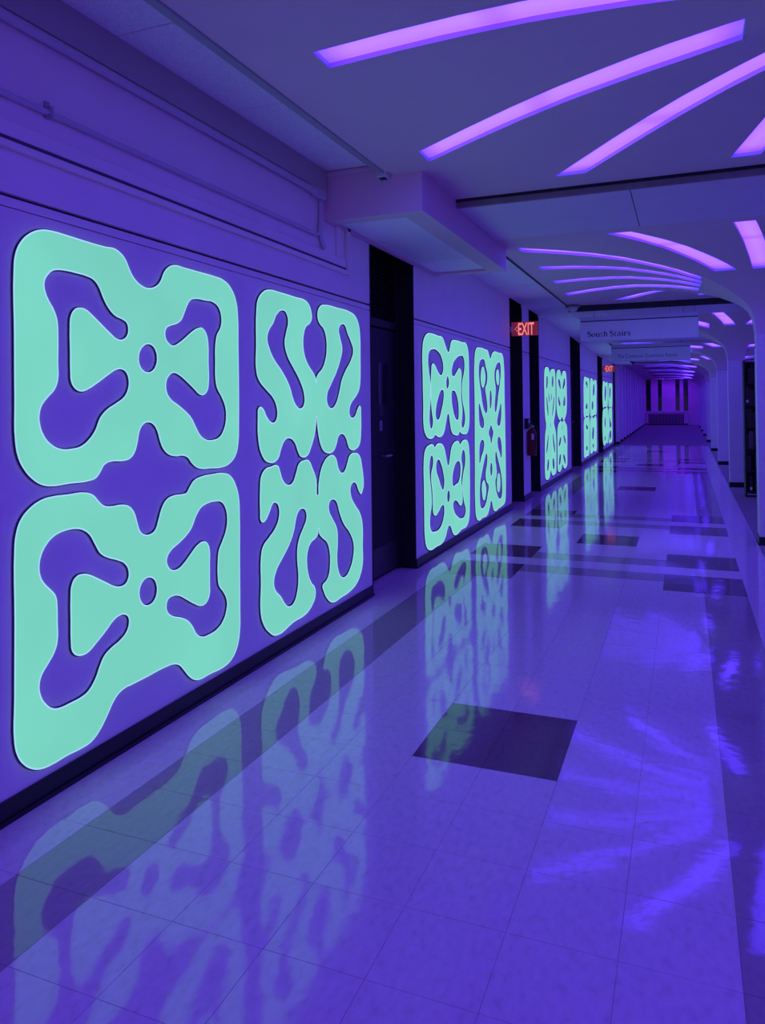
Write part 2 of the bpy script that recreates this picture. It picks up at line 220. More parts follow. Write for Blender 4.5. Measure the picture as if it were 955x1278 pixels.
def tile_mat(name, col, fleck, rough):
    """waxed vinyl floor tile: fleck colouring, slow waves in the wax"""
    m, nt, b = new_mat(name)
    N, Lk = nt.nodes, nt.links
    g = N.new('ShaderNodeNewGeometry')
    mp = N.new('ShaderNodeMapping'); mp.inputs['Scale'].default_value = (1.0, 0.55, 1.0)
    mp.inputs['Rotation'].default_value = (0, 0, 0.5)
    Lk.new(g.outputs['Position'], mp.inputs['Vector'])
    n = N.new('ShaderNodeTexNoise'); n.inputs['Scale'].default_value = 42; n.inputs['Detail'].default_value = 3
    Lk.new(mp.outputs['Vector'], n.inputs['Vector'])
    r = N.new('ShaderNodeValToRGB')
    e = r.color_ramp.elements
    e[0].position = 0.30; e[0].color = (*[c * fleck for c in col], 1)
    e[1].position = 0.42; e[1].color = (*col, 1)
    x = e.new(0.72); x.color = (*[min(1, c * 1.10) for c in col], 1)
    Lk.new(n.outputs['Fac'], r.inputs['Fac'])
    Lk.new(r.outputs['Color'], b.inputs['Base Color'])
    b.inputs['Roughness'].default_value = rough
    b.inputs['Specular IOR Level'].default_value = 0.68
    b.inputs['IOR'].default_value = 1.5
    # wax waves: medium ripple and fine orange peel
    n2 = N.new('ShaderNodeTexNoise'); n2.inputs['Scale'].default_value = RIPPLE_SCALE; n2.inputs['Detail'].default_value = 2
    n3 = N.new('ShaderNodeTexNoise'); n3.inputs['Scale'].default_value = 22.0; n3.inputs['Detail'].default_value = 2
    Lk.new(g.outputs['Position'], n2.inputs['Vector'])
    Lk.new(g.outputs['Position'], n3.inputs['Vector'])
    b1 = N.new('ShaderNodeBump'); b1.inputs['Strength'].default_value = 1.0; b1.inputs['Distance'].default_value = RIPPLE_H
    b2 = N.new('ShaderNodeBump'); b2.inputs['Strength'].default_value = 1.0; b2.inputs['Distance'].default_value = PEEL_H
    Lk.new(n2.outputs['Fac'], b1.inputs['Height'])
    Lk.new(n3.outputs['Fac'], b2.inputs['Height'])
    Lk.new(b1.outputs['Normal'], b2.inputs['Normal'])
    Lk.new(b2.outputs['Normal'], b.inputs['Normal'])
    return m

RIPPLE_SCALE, RIPPLE_H, PEEL_H = 5.0, 0.0010, 0.00028

def strip_mat():
    """violet diffuser lit by two tubes end to end: dimmer at the joint and at both ends"""
    m, nt, b = new_mat('violet_diffuser')
    N, Lk = nt.nodes, nt.links
    uv = N.new('ShaderNodeUVMap'); uv.uv_map = 'UVMap'
    sp = N.new('ShaderNodeSeparateXYZ')
    Lk.new(uv.outputs['UV'], sp.inputs['Vector'])
    r = N.new('ShaderNodeValToRGB'); r.color_ramp.interpolation = 'EASE'
    e = r.color_ramp.elements
    e[0].position = 0.0; e[0].color = (0.30, 0.30, 0.30, 1)
    e[1].position = 1.0; e[1].color = (0.30, 0.30, 0.30, 1)
    for p, v in ((0.10, 0.95), (0.40, 1.0), (0.47, 0.62), (0.54, 1.0), (0.90, 0.9)):
        q = e.new(p); q.color = (v, v, v, 1)
    Lk.new(sp.outputs['X'], r.inputs['Fac'])
    r2_ = N.new('ShaderNodeValToRGB'); r2_.color_ramp.interpolation = 'EASE'
    e = r2_.color_ramp.elements
    e[0].position = 0.0; e[0].color = (0.74, 0.74, 0.74, 1)
    e[1].position = 1.0; e[1].color = (0.74, 0.74, 0.74, 1)
    q = e.new(0.5); q.color = (1, 1, 1, 1)
    Lk.new(sp.outputs['Y'], r2_.inputs['Fac'])
    mu = N.new('ShaderNodeMath'); mu.operation = 'MULTIPLY'
    Lk.new(r.outputs['Color'], mu.inputs[0]); Lk.new(r2_.outputs['Color'], mu.inputs[1])
    cr = N.new('ShaderNodeValToRGB')
    e = cr.color_ramp.elements
    e[0].position = 0.1; e[0].color = (0.055, 0.03, 0.9, 1)
    e[1].position = 1.0; e[1].color = (0.265, 0.135, 1.0, 1)
    q = e.new(0.45); q.color = (0.20, 0.07, 1.0, 1)
    Lk.new(mu.outputs[0], cr.inputs['Fac'])
    vm = N.new('ShaderNodeVectorMath'); vm.operation = 'MULTIPLY'
    vm.inputs[1].default_value = STRIP_RGB
    Lk.new(cr.outputs['Color'], vm.inputs[0])
    Lk.new(vm.outputs['Vector'], b.inputs['Emission Color'])
    b.inputs['Emission Strength'].default_value = STRIP_S
    b.inputs['Base Color'].default_value = (0.5, 0.4, 0.7, 1)
    b.inputs['Roughness'].default_value = 0.4
    return m

STRIP_RGB = (2.0, 1.55, 5.9)

M = {}
M['wall'] = noise_mat('wall_paint', (0.93, 0.84, 0.80), 0.55, 3.0, 0.03, 0.05, 90)
M['fascia'] = noise_mat('fascia_grey', (0.50, 0.46, 0.44), 0.6, 3.0, 0.03)  # even grey, darker than the wall
M['plaster'] = noise_mat('ceiling_plaster', (0.76, 0.53, 0.60), 0.7, 2.0, 0.03, 0.08, 70)
M['acoustic'] = noise_mat('acoustic_tile', (0.95, 0.84, 0.92), 0.85, 120.0, 0.14, 0.35, 160)
M['beam'] = noise_mat('beam_panel', (0.76, 0.58, 0.74), 0.5, 2.0, 0.03)
M['column'] = noise_mat('column_paint', (0.82, 0.66, 0.74), 0.5, 3.0, 0.03)
M['pipe'] = noise_mat('painted_pipe', (0.62, 0.60, 0.62), 0.4, 6.0, 0.05)
M['trackmetal'] = noise_mat('track_metal', (0.40, 0.40, 0.40), 0.4, 6.0, 0.05, metal=0.3)
M['black'] = noise_mat('black_paint', (0.010, 0.009, 0.014), 0.45, 5.0, 0.2)
M['blackgloss'] = noise_mat('black_vinyl_base', (0.014, 0.012, 0.018), 0.35, 9.0, 0.2)
M['groove'] = noise_mat('dark_gap', (0.10, 0.09, 0.12), 0.8, 9.0, 0.1)
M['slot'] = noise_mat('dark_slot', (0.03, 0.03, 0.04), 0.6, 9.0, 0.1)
M['slotface'] = noise_mat('slot_face', (0.26, 0.22, 0.22), 0.6, 9.0, 0.1)  # grey that also carries the shade of the beam face turned from the lights
M['doorblack'] = noise_mat('door_black', (0.009, 0.008, 0.013), 0.55, 12.0, 0.3)
M['doorglass'] = noise_mat('door_glass', (0.02, 0.02, 0.03), 0.12, 4.0, 0.2, spec=0.6)
M['steel'] = noise_mat('brushed_steel', (0.42, 0.42, 0.42), 0.35, 30.0, 0.1, metal=0.8)
M['kick'] = noise_mat('kick_plate', (0.07, 0.06, 0.07), 0.35, 30.0, 0.2, metal=0.4)
M['tile'] = tile_mat('vinyl_tile_light', (0.80, 0.52, 0.68), 0.90, 0.07)
M['tileband'] = tile_mat('vinyl_tile_grey', (0.42, 0.27, 0.34), 0.92, 0.07)
M['tiledark'] = tile_mat('vinyl_tile_dark', (0.17, 0.07, 0.13), 0.8, 0.07)
M['grout'] = noise_mat('floor_underlay', (0.16, 0.15, 0.17), 0.8, 20.0, 0.2)
M['carpet'] = noise_mat('carpet', (0.34, 0.24, 0.26), 0.95, 180.0, 0.35, 0.6, 300)
M['edge'] = noise_mat('floor_edge_strip', (0.55, 0.55, 0.58), 0.35, 20.0, 0.05)
M['strip'] = strip_mat()
M['fillwasher'] = emit_mat('violet_fill_washer', (2.6, 0.15, 17.0), 1.0, 0.03, 2.0)  # strong emission for the strips added at the end wall
M['trough'] = noise_mat('trough_white', (0.75, 0.72, 0.78), 0.5, 5.0, 0.03)
M['glow'] = emit_mat('green_glow_face', (0.185, 0.645, 0.495), 1.0, 0.05, 1.6)
M['rim'] = emit_mat('pale_blue_rim', (0.38, 0.68, 0.98), 1.0, 0.03, 3.0)
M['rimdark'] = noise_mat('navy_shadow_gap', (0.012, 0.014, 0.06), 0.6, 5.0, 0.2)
M['exitred'] = emit_mat('exit_red', (1.0, 0.23, 0.23), 1.0, 0.05, 30.0)
M['exitface'] = emit_mat('exit_acrylic', (0.15, 0.012, 0.035), 1.0, 0.2, 12.0)
M['signboard'] = noise_mat('sign_board', (0.88, 0.93, 0.88), 0.5, 4.0, 0.03)
M['signbar'] = noise_mat('sign_header', (0.70, 0.66, 0.78), 0.3, 4.0, 0.03)
M['navy'] = noise_mat('navy_lettering', (0.012, 0.012, 0.06), 0.6, 10.0, 0.1)
M['navyfaint'] = noise_mat('faded_lettering', (0.16, 0.17, 0.28), 0.6, 10.0, 0.1)
M['extred'] = noise_mat('extinguisher_red', (0.16, 0.010, 0.008), 0.3, 10.0, 0.1)
M['rubber'] = noise_mat('black_rubber', (0.02, 0.02, 0.02), 0.5, 10.0, 0.1)
M['paper'] = noise_mat('paper_label', (0.75, 0.72, 0.72), 0.6, 40.0, 0.1)
M['casewood'] = noise_mat('bookcase_dark', (0.018, 0.016, 0.022), 0.5, 14.0, 0.3)
M['winglass'] = noise_mat('window_glass_night', (0.012, 0.010, 0.02), 0.08, 2.0, 0.2, spec=0.6)
M['radiator'] = noise_mat('radiator_grille', (0.16, 0.15, 0.17), 0.5, 9.0, 0.1)
BOOKC = [(0.02, 0.02, 0.02), (0.06, 0.02, 0.02), (0.02, 0.02, 0.03), (0.05, 0.05, 0.05), (0.04, 0.015, 0.02), (0.10, 0.09, 0.09)]
for i, c in enumerate(BOOKC):
    M['book%d' % i] = noise_mat('book_cover_%d' % i, c, 0.6, 30.0, 0.15)

# ------------------------------------------------------------------ helpers
ORG = {}
def link(o, parent=None, origin=(0, 0, 0)):
    COL.objects.link(o)
    ORG[o.name] = Vector(origin)
    if parent is not None:
        o.parent = parent
        o.location = Vector(origin) - ORG[parent.name]
    else:
        o.location = origin
    return o

def tag(o, label=None, cat=None, group=None, kind=None):
    if label: o['label'] = label
    if cat: o['category'] = cat
    if group: o['group'] = group
    if kind: o['kind'] = kind
    return o

def empty(name, loc, **kw):
    o = bpy.data.objects.new(name, None)
    o.empty_display_size = 0.1
    link(o, None, loc)
    return tag(o, **kw)

def mesh_obj(name, verts, faces, mat, parent=None, smooth=False, **kw):
    vs_ = [Vector(v) for v in verts]
    mn = Vector([min(v[i] for v in vs_) for i in range(3)])
    mx = Vector([max(v[i] for v in vs_) for i in range(3)])
    org = Vector(((mn.x + mx.x) / 2, (mn.y + mx.y) / 2, mn.z))
    me = bpy.data.meshes.new(name)
    me.from_pydata([tuple(v - org) for v in vs_], [], faces)
    me.materials.append(M[mat] if isinstance(mat, str) else mat)
    if smooth:
        for p in me.polygons: p.use_smooth = True
        me.set_sharp_from_angle(angle=math.radians(35))
    o = bpy.data.objects.new(name, me)
    link(o, parent, org)
    return tag(o, **kw)

class MB:
    """collects boxes / tubes / prisms (world coordinates) into one mesh"""
    def __init__(s): s.v, s.f = [], []
    def box(s, x0, x1, y0, y1, z0, z1, bev=0.0):
        if bev <= 0:
            k = len(s.v)
            s.v += [(x0, y0, z0), (x1, y0, z0), (x1, y1, z0), (x0, y1, z0), (x0, y0, z1), (x1, y0, z1), (x1, y1, z1), (x0, y1, z1)]
            s.f += [tuple(k + i for i in f) for f in ((0, 3, 2, 1), (4, 5, 6, 7), (0, 1, 5, 4), (1, 2, 6, 5), (2, 3, 7, 6), (3, 0, 4, 7))]
        else:
            bm = bmesh.new()
            r = bmesh.ops.create_cube(bm, size=1.0)
            for v in r['verts']:
                v.co = Vector((x0 + (v.co.x + .5) * (x1 - x0), y0 + (v.co.y + .5) * (y1 - y0), z0 + (v.co.z + .5) * (z1 - z0)))
            bmesh.ops.bevel(bm, geom=list(bm.edges), offset=bev, segments=1, affect='EDGES')
            s.addbm(bm)
        return s
    def addbm(s, bm):
        k = len(s.v)
        bm.verts.index_update()
        s.v += [tuple(v.co) for v in bm.verts]
        s.f += [tuple(k + v.index for v in f.verts) for f in bm.faces]
        bm.free()
        return s
    def tube(s, pts, r, n=10, caps=True):
        pts = [Vector(p) for p in pts]
        rad = r if isinstance(r, (list, tuple)) else [r] * len(pts)
        k = len(s.v)
        prev = None
        for i, p in enumerate(pts):
            d = (pts[min(i + 1, len(pts) - 1)] - pts[max(i - 1, 0)]).normalized()
            if prev is None:
                a = Vector((0, 0, 1)) if abs(d.z) < 0.9 else Vector((1, 0, 0))
                u = d.cross(a).normalized()
            else:
                u = (prev - d * prev.dot(d)).normalized()
            prev = u
            v_ = d.cross(u)
            for j in range(n):
                t = 2 * math.pi * j / n
                s.v.append(tuple(p + (u * math.cos(t) + v_ * math.sin(t)) * rad[i]))
        for i in range(len(pts) - 1):
            for j in range(n):
                s.f.append((k + i * n + j, k + i * n + (j + 1) % n, k + (i + 1) * n + (j + 1) % n, k + (i + 1) * n + j))
        if caps:
            s.f.append(tuple(k + j for j in reversed(range(n))))
            s.f.append(tuple(k + (len(pts) - 1) * n + j for j in range(n)))
        return s
    def build(s, name, mat, parent=None, smooth=False, **kw):
        return mesh_obj(name, s.v, s.f, mat, parent, smooth, **kw)

def box(name, x0, x1, y0, y1, z0, z1, mat, parent=None, bev=0.0, **kw):
    return MB().box(x0, x1, y0, y1, z0, z1, bev).build(name, mat, parent, **kw)

def eval_mesh(o):
    dg = bpy.context.evaluated_depsgraph_get()
    dg.update()
    return bpy.data.meshes.new_from_object(o.evaluated_get(dg))

def text_obj(name, body, size, origin, mat, parent, width=None, extrude=0.002, shear=0.0, space=1.0, bold=0.0):
    """flat lettering facing -Y, left edge and baseline at origin"""
    cu = bpy.data.curves.new(name, 'FONT')
    cu.body = body; cu.size = size; cu.extrude = extrude; cu.space_character = space; cu.offset = bold
    t = bpy.data.objects.new(name + '_tmp', cu)
    COL.objects.link(t)
    me = eval_mesh(t)
    bpy.data.objects.remove(t); bpy.data.curves.remove(cu)
    xs = [v.co.x for v in me.vertices]
    sx = 1.0 if width is None else width / (max(xs) - min(xs))
    x0 = min(xs)
    for v in me.vertices:
        x, y, z = v.co
        v.co = ((x - x0) * sx, -z, y)
    me.materials.clear(); me.materials.append(M[mat])
    o = bpy.data.objects.new(name, me)
    return link(o, parent, origin)

# ------------------------------------------------------------------ layout numbers (metres)
XW = -2.304            # face of the left wall
XE = 0.665             # edge of the vinyl floor on the right
XC, HC = 0.830, 0.135  # column axis and half width
YC0 = 27.6             # carpet starts here
YEND = 52.0
XR = 5.0
T = 0.3048
GX, GY = -1.106, 3.0386
# bays: (y0, y1, column y, ceiling z)
BAYS = [(-5.8, -0.9, -3.6, 3.03), (0.30, 5.42, 2.60, 3.03), (6.66, 11.75, 8.855, 2.975), (12.9, 17.2, 14.55, 2.95),
        (18.3, 22.4, 19.5, 2.90), (23.5, 27.8, 24.8, 2.88), (28.8, 33.1, 30.1, 2.90), (34.2, 38.5, 35.5, 2.92),
        (39.6, 43.9, 40.9, 2.95), (45.0, 49.2, 46.3, 2.98)]
TILEZ = [(7.1, 3.02), (12.8, 2.99), (16.6, 2.94), (18.2, 2.89), (22.0, 2.82), (27.6, 2.80)]
def lerp_tab(tab, x):
    if x <= tab[0][0]: return tab[0][1]
    for (a, b), (c, d) in zip(tab, tab[1:]):
        if x <= c: return b + (d - b) * (x - a) / (c - a)
    return tab[-1][1]

# ------------------------------------------------------------------ floor
floor = box('floor', XW - 0.22, XE, -6.0, YC0, -0.06, -0.004, 'grout', kind='structure')
def tile_kind(i, j):
    jj = (j - 18) % 34          # the group with paired dark tiles repeats every 34 tiles
    if jj >= 17: jj -= 34       # -17..16, tile rows counted from the group centre
    # single dark square half way between two groups
    k = (j - 1) % 34
    if i in (0, 1) and k in (33, 0): return 'tiledark'
    if i in (0, 1) and jj in (-1, 0): return 'tiledark'
    for a in (-7, -6, -4, -3, 2, 3, 5, 6):
        if jj == a and i in (-3, -2, 3, 4): return 'tiledark'
    if jj in (-6, -4, 3, 5) and -1 <= i <= 2: return 'tileband'
    if i in (-3, 4) and (jj < -7 or jj > 6): return 'tileband'
    return 'tile'
def tile_mesh(name, wx, mat):
    h, c = 0.004, 0.0006
    a, b = wx / 2, T / 2 - 0.0005
    a -= 0.0005
    v = [(-a, -b, -h), (a, -b, -h), (a, b, -h), (-a, b, -h), (-a, -b, -0.0004), (a, -b, -0.0004), (a, b, -0.0004), (-a, b, -0.0004),
         (-a + c, -b + c, 0), (a - c, -b + c, 0), (a - c, b - c, 0), (-a + c, b - c, 0)]
    f = [(0, 1, 5, 4), (1, 2, 6, 5), (2, 3, 7, 6), (3, 0, 4, 7), (4, 5, 9, 8), (5, 6, 10, 9), (6, 7, 11, 10), (7, 4, 8, 11), (8, 9, 10, 11)]
    me = bpy.data.meshes.new(name); me.from_pydata(v, [], f); me.materials.append(M[mat]); return me
TM = {}
J0, J1, JN = -6, 24, 81
far = {k: MB() for k in ('tile', 'tileband', 'tiledark')}
for j in range(-30, JN):
    for i in range(-4, 6):
        x0, x1 = GX + i * T, GX + (i + 1) * T
        if i == -4: x0 = XW
        if i == 5: x1 = XE
        kd = tile_kind(i, j)
        y0 = GY + j * T
        if J0 <= j < J1:
            key = (kd, round(x1 - x0, 4))
            if key not in TM: TM[key] = tile_mesh('floor_tile', x1 - x0, kd)
            o = bpy.data.objects.new('floor_tile', TM[key])
            link(o, floor, ((x0 + x1) / 2, y0 + T / 2, 0))
        else:
            if y0 + T > YC0: continue
            g = 0.0005
            far[kd].box(x0 + g, x1 - g, y0 + g, y0 + T - g, -0.004, 0)
for k, mb in far.items():
    mb.build({'tile': 'light_tile_field', 'tileband': 'grey_tile_field', 'tiledark': 'dark_tile_field'}[k], k, floor, kind='stuff')
# alcove floors behind the wall line, vinyl
for a, b in ((5.465, 6.49), (10.575, 11.42), (12.0, 12.82), (16.6, 18.2), (22.0, 23.3)):
    box('alcove_floor', XW - 0.205, XW - 0.001, a, b, -0.004, 0, 'tile', floor)
box('edge_strip', XE, XE + 0.012, -6.0, YC0, -0.02, 0.003, 'edge', floor)
carpet = MB().box(XE + 0.012, XR, -6.0, YC0, -0.06, -0.002).box(-2.9, XR, YC0, YEND, -0.06, -0.002)
carpet.build('floor_carpet', 'carpet', kind='structure', label='dark carpet right of the pillars and at the far end', cat=None)

# ------------------------------------------------------------------ left wall
wall = empty('wall_left', (XW, 0, 0), kind='structure')
SEG = [(-6.0, 5.465), (6.49, 10.575), (11.42, 12.0), (12.82, 16.6), (18.2, 22.0), (23.3, 26.9)]
ALC = [(5.465, 6.49), (10.575, 11.42), (12.0, 12.82), (16.6, 18.2), (22.0, 23.3)]
for a, b in SEG:
    box('wall_core', XW - 0.30, XW - 0.022, a, b, 0, 3.3, 'groove', wall)
    box('lower_panel', XW - 0.022, XW, a, b, 0.0, 2.240, 'wall', wall, 0.002)
    box('frieze_strip', XW - 0.022, XW, a, b, 2.244, 2.279, 'wall', wall, 0.002)
    box('upper_panel', XW - 0.022, XW, a, b, 2.293, 3.25, 'wall', wall, 0.002)
box('wall_core', XW - 0.40, XW - 0.30, -6.0, 28.0, 0, 3.3, 'black', wall)
base = empty('baseboard_left', (XW, 0, 0), kind='structure')
for a, b in SEG:
    box('baseboard', XW, XW + 0.012, a, b, 0.0, 0.085, 'blackgloss', base, 0.003)
    box('shoe_moulding', XW + 0.012, XW + 0.02, a, b, 0.0, 0.018, 'blackgloss', base)

# raised frame, fascia and ledge high on the first wall
trim1 = empty('trim_1', (XW, 2, 2.45), kind='structure')
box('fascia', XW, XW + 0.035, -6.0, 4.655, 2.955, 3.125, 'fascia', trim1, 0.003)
box('ledge', XW, XW + 0.030, -6.0, 5.05, 2.455, 2.480, 'wall', trim1, 0.004)
box('ledge_shadow', XW, XW + 0.012, -6.0, 5.0, 2.482, 2.500, 'groove', trim1)  # dark strip painted in for the recess shadow above the ledge
box('frame_rail', XW, XW + 0.014, -6.0, 4.99, 2.500, 2.560, 'wall', trim1, 0.003)
box('frame_stile', XW, XW + 0.030, 5.00, 5.05, 2.480, 2.83, 'wall', trim1, 0.004)
box('inner_stile', XW, XW + 0.020, 4.845, 4.905, 2.560, 2.83, 'wall', trim1, 0.004)
# conduit pipes
pipe1 = empty('conduit_pipe', (XW, 0, 2.93), label='thick painted conduit pipe running just below the fascia, high on the left wall', cat='pipe')
MB().tube([(XW + 0.028, y, 2.930) for y in (-6.0, 0, 3, 4.42)], 0.020, 12).build('pipe', 'pipe', pipe1, True)
MB().tube([(XW + 0.028, 4.40, 2.930), (XW + 0.028, 4.46, 2.930)], 0.027, 12).build('coupling', 'pipe', pipe1, True)
box('junction_box', XW + 0.004, XW + 0.055, 4.46, 4.60, 2.895, 2.955, 'pipe', pipe1, 0.006)
pipe2 = empty('conduit_pipe', (XW, 0, 2.64), label='thin painted conduit pipe bending up at its end, below the thick one', cat='pipe')
pts = [(XW + 0.02, y, 2.648) for y in (-6.0, 0, 3, 4.50)] + [(XW + 0.02, 4.54, 2.655), (XW + 0.02, 4.565, 2.675), (XW + 0.02, 4.572, 2.70), (XW + 0.02, 4.572, 2.89)]
MB().tube(pts, 0.012, 10).build('pipe', 'pipe', pipe2, True)
MB().tube([(XW + 0.02, 4.572, 2.68), (XW + 0.02, 4.58, 2.64), (XW + 0.02, 4.60, 2.60), (XW + 0.018, 4.63, 2.58)], 0.016, 10).build('elbow', 'pipe', pipe2, True)
MB().tube([(XW + 0.02, 4.572, 2.66), (XW + 0.02, 4.572, 2.72)], 0.018, 10).build('coupling', 'pipe', pipe2, True)
for y in (2.22, -0.6):
    MB().box(XW + 0.001, XW + 0.035, y - 0.008, y + 0.008, 2.630, 2.672).box(XW + 0.001, XW + 0.012, y - 0.010, y + 0.010, 2.672, 2.695).build('strap', 'trackmetal', pipe2)

# ------------------------------------------------------------------ doors in the alcoves
def door(n, a, b, detail):
    d = empty('door_%d' % n, (XW - 0.2, (a + b) / 2, 0), kind='structure')
    xb = XW - 0.205
    box('back_panel', XW - 0.30, xb, a, b, 0, 3.2, 'black', d)
    box('jamb', XW - 0.205, XW - 0.004, b - 0.004, b + 0.02, 0, 3.2, 'black', d)
    box('jamb', XW - 0.205, XW - 0.004, a - 0.02, a + 0.004, 0, 3.2, 'black', d)
    # slim metal corner beads
    box('corner_bead', XW - 0.030, XW + 0.006, a - 0.001, a + 0.012, 0, 2.95, 'doorblack', d, 0.002)
    box('corner_bead', XW - 0.030, XW + 0.006, b - 0.012, b + 0.001, 0, 2.95, 'doorblack', d, 0.002)
    box('frame_post', xb, xb + 0.06, a + 0.004, a + 0.05, 0, 2.95, 'doorblack', d, 0.004)
    box('frame_post', xb, xb + 0.06, b - 0.05, b - 0.004, 0, 2.95, 'doorblack', d, 0.004)
    lf = box('door_leaf', xb, xb + 0.045, a + 0.055, b - 0.055, 0.01, 2.16, 'doorblack', d, 0.003)
    box('transom_bar', xb, xb + 0.06, a + 0.05, b - 0.05, 2.17, 2.24, 'doorblack', d, 0.004)
    if detail:
        for k in range(16):
            z = 2.27 + k * 0.034
            v = [(xb + 0.01, a + 0.05, z + 0.022), (xb + 0.016, a + 0.05, z + 0.025), (xb + 0.05, a + 0.05, z + 0.003), (xb + 0.044, a + 0.05, z)]
            v += [(p[0], b - 0.05, p[2]) for p in v]
            mesh_obj('louver_slat', v, [(0, 1, 2, 3), (7, 6, 5, 4), (0, 4, 5, 1), (1, 5, 6, 2), (2, 6, 7, 3), (3, 7, 4, 0)], 'doorblack', d)
        box('glass_pane', xb + 0.044, xb + 0.049, b - 0.48, b - 0.26, 1.50, 1.86, 'doorglass', lf)
        box('notice_card', xb + 0.044, xb + 0.048, b - 0.47, b - 0.37, 1.40, 1.50, 'kick', lf)
        box('kick_plate', xb + 0.044, xb + 0.049, a + 0.08, b - 0.07, 0.03, 0.27, 'kick', lf, 0.001)
    box('lock_plate', xb + 0.044, xb + 0.052, b - 0.46, b - 0.40, 1.27, 1.36, 'steel', lf, 0.002)
    MB().tube([(xb + 0.05, b - 0.43, 1.05), (xb + 0.09, b - 0.43, 1.05), (xb + 0.095, b - 0.36, 1.05), (xb + 0.095, b - 0.30, 1.05)], 0.010, 8).build('lever_handle', 'steel', lf, True)
    for z in (0.3, 1.1, 1.5, 1.9):
        box('hinge', xb + 0.044, xb + 0.056, a + 0.05, a + 0.075, z, z + 0.11, 'kick', lf)
    return d
for n, (a, b) in enumerate(ALC):
    door(n + 1, a, b, n in (0, 1))

# ------------------------------------------------------------------ ceiling: tiles along the left wall
ceil = empty('ceiling', (0, 0, 3.0), kind='structure')
box('light_stop_slab', XW - 0.4, XR, -6.0, YEND + 0.3, 3.30, 3.40, 'plaster', ceil)  # unseen slab added to stop world light leaking between the bays
ys = [-6.0 + 0.92 * k for k in range(0, 20)]
ys = [2.585 + 0.915 * k for k in range(-9, 3)] + [4.66]
for a, b in zip(ys, ys[1:]):
    box('ceiling_tile', XW, -1.862, a + 0.003, b - 0.003, 3.112, 3.14, 'acoustic', ceil, 0.003)
box('tile_backing', XW, -1.80, -6.0, 4.66, 3.14, 3.16, 'groove', ceil)
y = 7.16
k = 0
while y < 27.6:
    b = min(y + 1.22, 27.6)
    z0, z1 = lerp_tab(TILEZ, y), lerp_tab(TILEZ, b)
    g = 0.010
    v = [(XW, y + g, z0), (-1.665, y + g, z0), (-1.665, b - g, z1), (XW, b - g, z1)]
    v += [(p[0], p[1], p[2] + 0.03) for p in v]
    mesh_obj('ceiling_tile', v, [(3, 2, 1, 0), (4, 5, 6, 7), (0, 1, 5, 4), (1, 2, 6, 5), (2, 3, 7, 6), (3, 0, 4, 7)], 'acoustic', ceil)
    v = [(XW, y, z0 + 0.031), (-1.63, y, z0 + 0.031), (-1.63, b, z1 + 0.031), (XW, b, z1 + 0.031)]
    v += [(p[0], p[1], p[2] + 0.02) for p in v]
    mesh_obj('tile_backing', v, [(3, 2, 1, 0), (4, 5, 6, 7), (0, 1, 5, 4), (1, 2, 6, 5), (2, 3, 7, 6), (3, 0, 4, 7)], 'groove', ceil)
    # edge angle between tiles and plaster
    pz = [zc_ for (a_, b_, c_, zc_) in BAYS if b_ + 1.2 > y][0]
    e0_, e1_ = min(z0, pz) - 0.012, min(z1, pz) - 0.012
    v = [(-1.664, y, e0_), (-1.646, y, e0_), (-1.646, b, e1_), (-1.664, b, e1_)]
    v += [(p[0], p[1], 3.10) for p in v]
    mesh_obj('edge_angle', v, [(3, 2, 1, 0), (4, 5, 6, 7), (0, 1, 5, 4), (1, 2, 6, 5), (2, 3, 7, 6), (3, 0, 4, 7)], 'slot', ceil)
    y = b
# bulkhead box over the first door
bx0, bx1, by0, by1, bz = XW, -1.583, 4.66, 7.155, 2.770
bh = empty('bulkhead', (-1.94, 5.9, bz)); bh.parent = ceil; bh.location = Vector((-1.94, 5.9, bz)) - ORG[ceil.name]
ORG[bh.name] = Vector((-1.94, 5.9, bz))
rx0, rx1, ry0, ry1 = XW + 0.03, -1.745, 4.79, 7.055
MB().box(bx0, bx1, by0, ry0, bz, 3.2).box(bx0, bx1, ry1, by1, bz, 3.2).box(rx1, bx1, ry0, ry1, bz, 3.2).box(bx0, rx0, ry0, ry1, bz, 3.2).build('bulkhead_casing', 'plaster', bh)
box('bulkhead_backing', rx0, rx1, ry0, ry1, bz + 0.045, bz + 0.07, 'slot', bh)
for a, b in ((ry0, 5.52), (5.52, 6.42), (6.42, ry1)):
    box('bulkhead_tile', rx0, rx1, a + 0.007, b - 0.007, bz + 0.022, bz + 0.05, 'acoustic', bh, 0.002)
box('bulkhead_lip', bx0, -1.80, by0 - 0.012, by0, 3.075, 3.105, 'plaster', bh, 0.003)

# track along the tile edge in the first bay
tr = empty('ceiling_track', (-1.835, 0, 3.03), label='grey ceiling track with an open black end beside the bulkhead', cat='track')
box('rail', -1.862, -1.815, -6.0, 4.60, 3.020, 3.05, 'trackmetal', tr, 0.004)
box('rail_flange', -1.880, -1.800, -6.0, 4.60, 3.05, 3.062, 'trackmetal', tr, 0.002)
box('end_cap', -1.875, -1.800, 4.57, 4.655, 2.998, 3.055, 'pipe', tr, 0.006)
box('end_opening', -1.860, -1.815, 4.585, 4.635, 2.994, 3.0, 'black', tr)

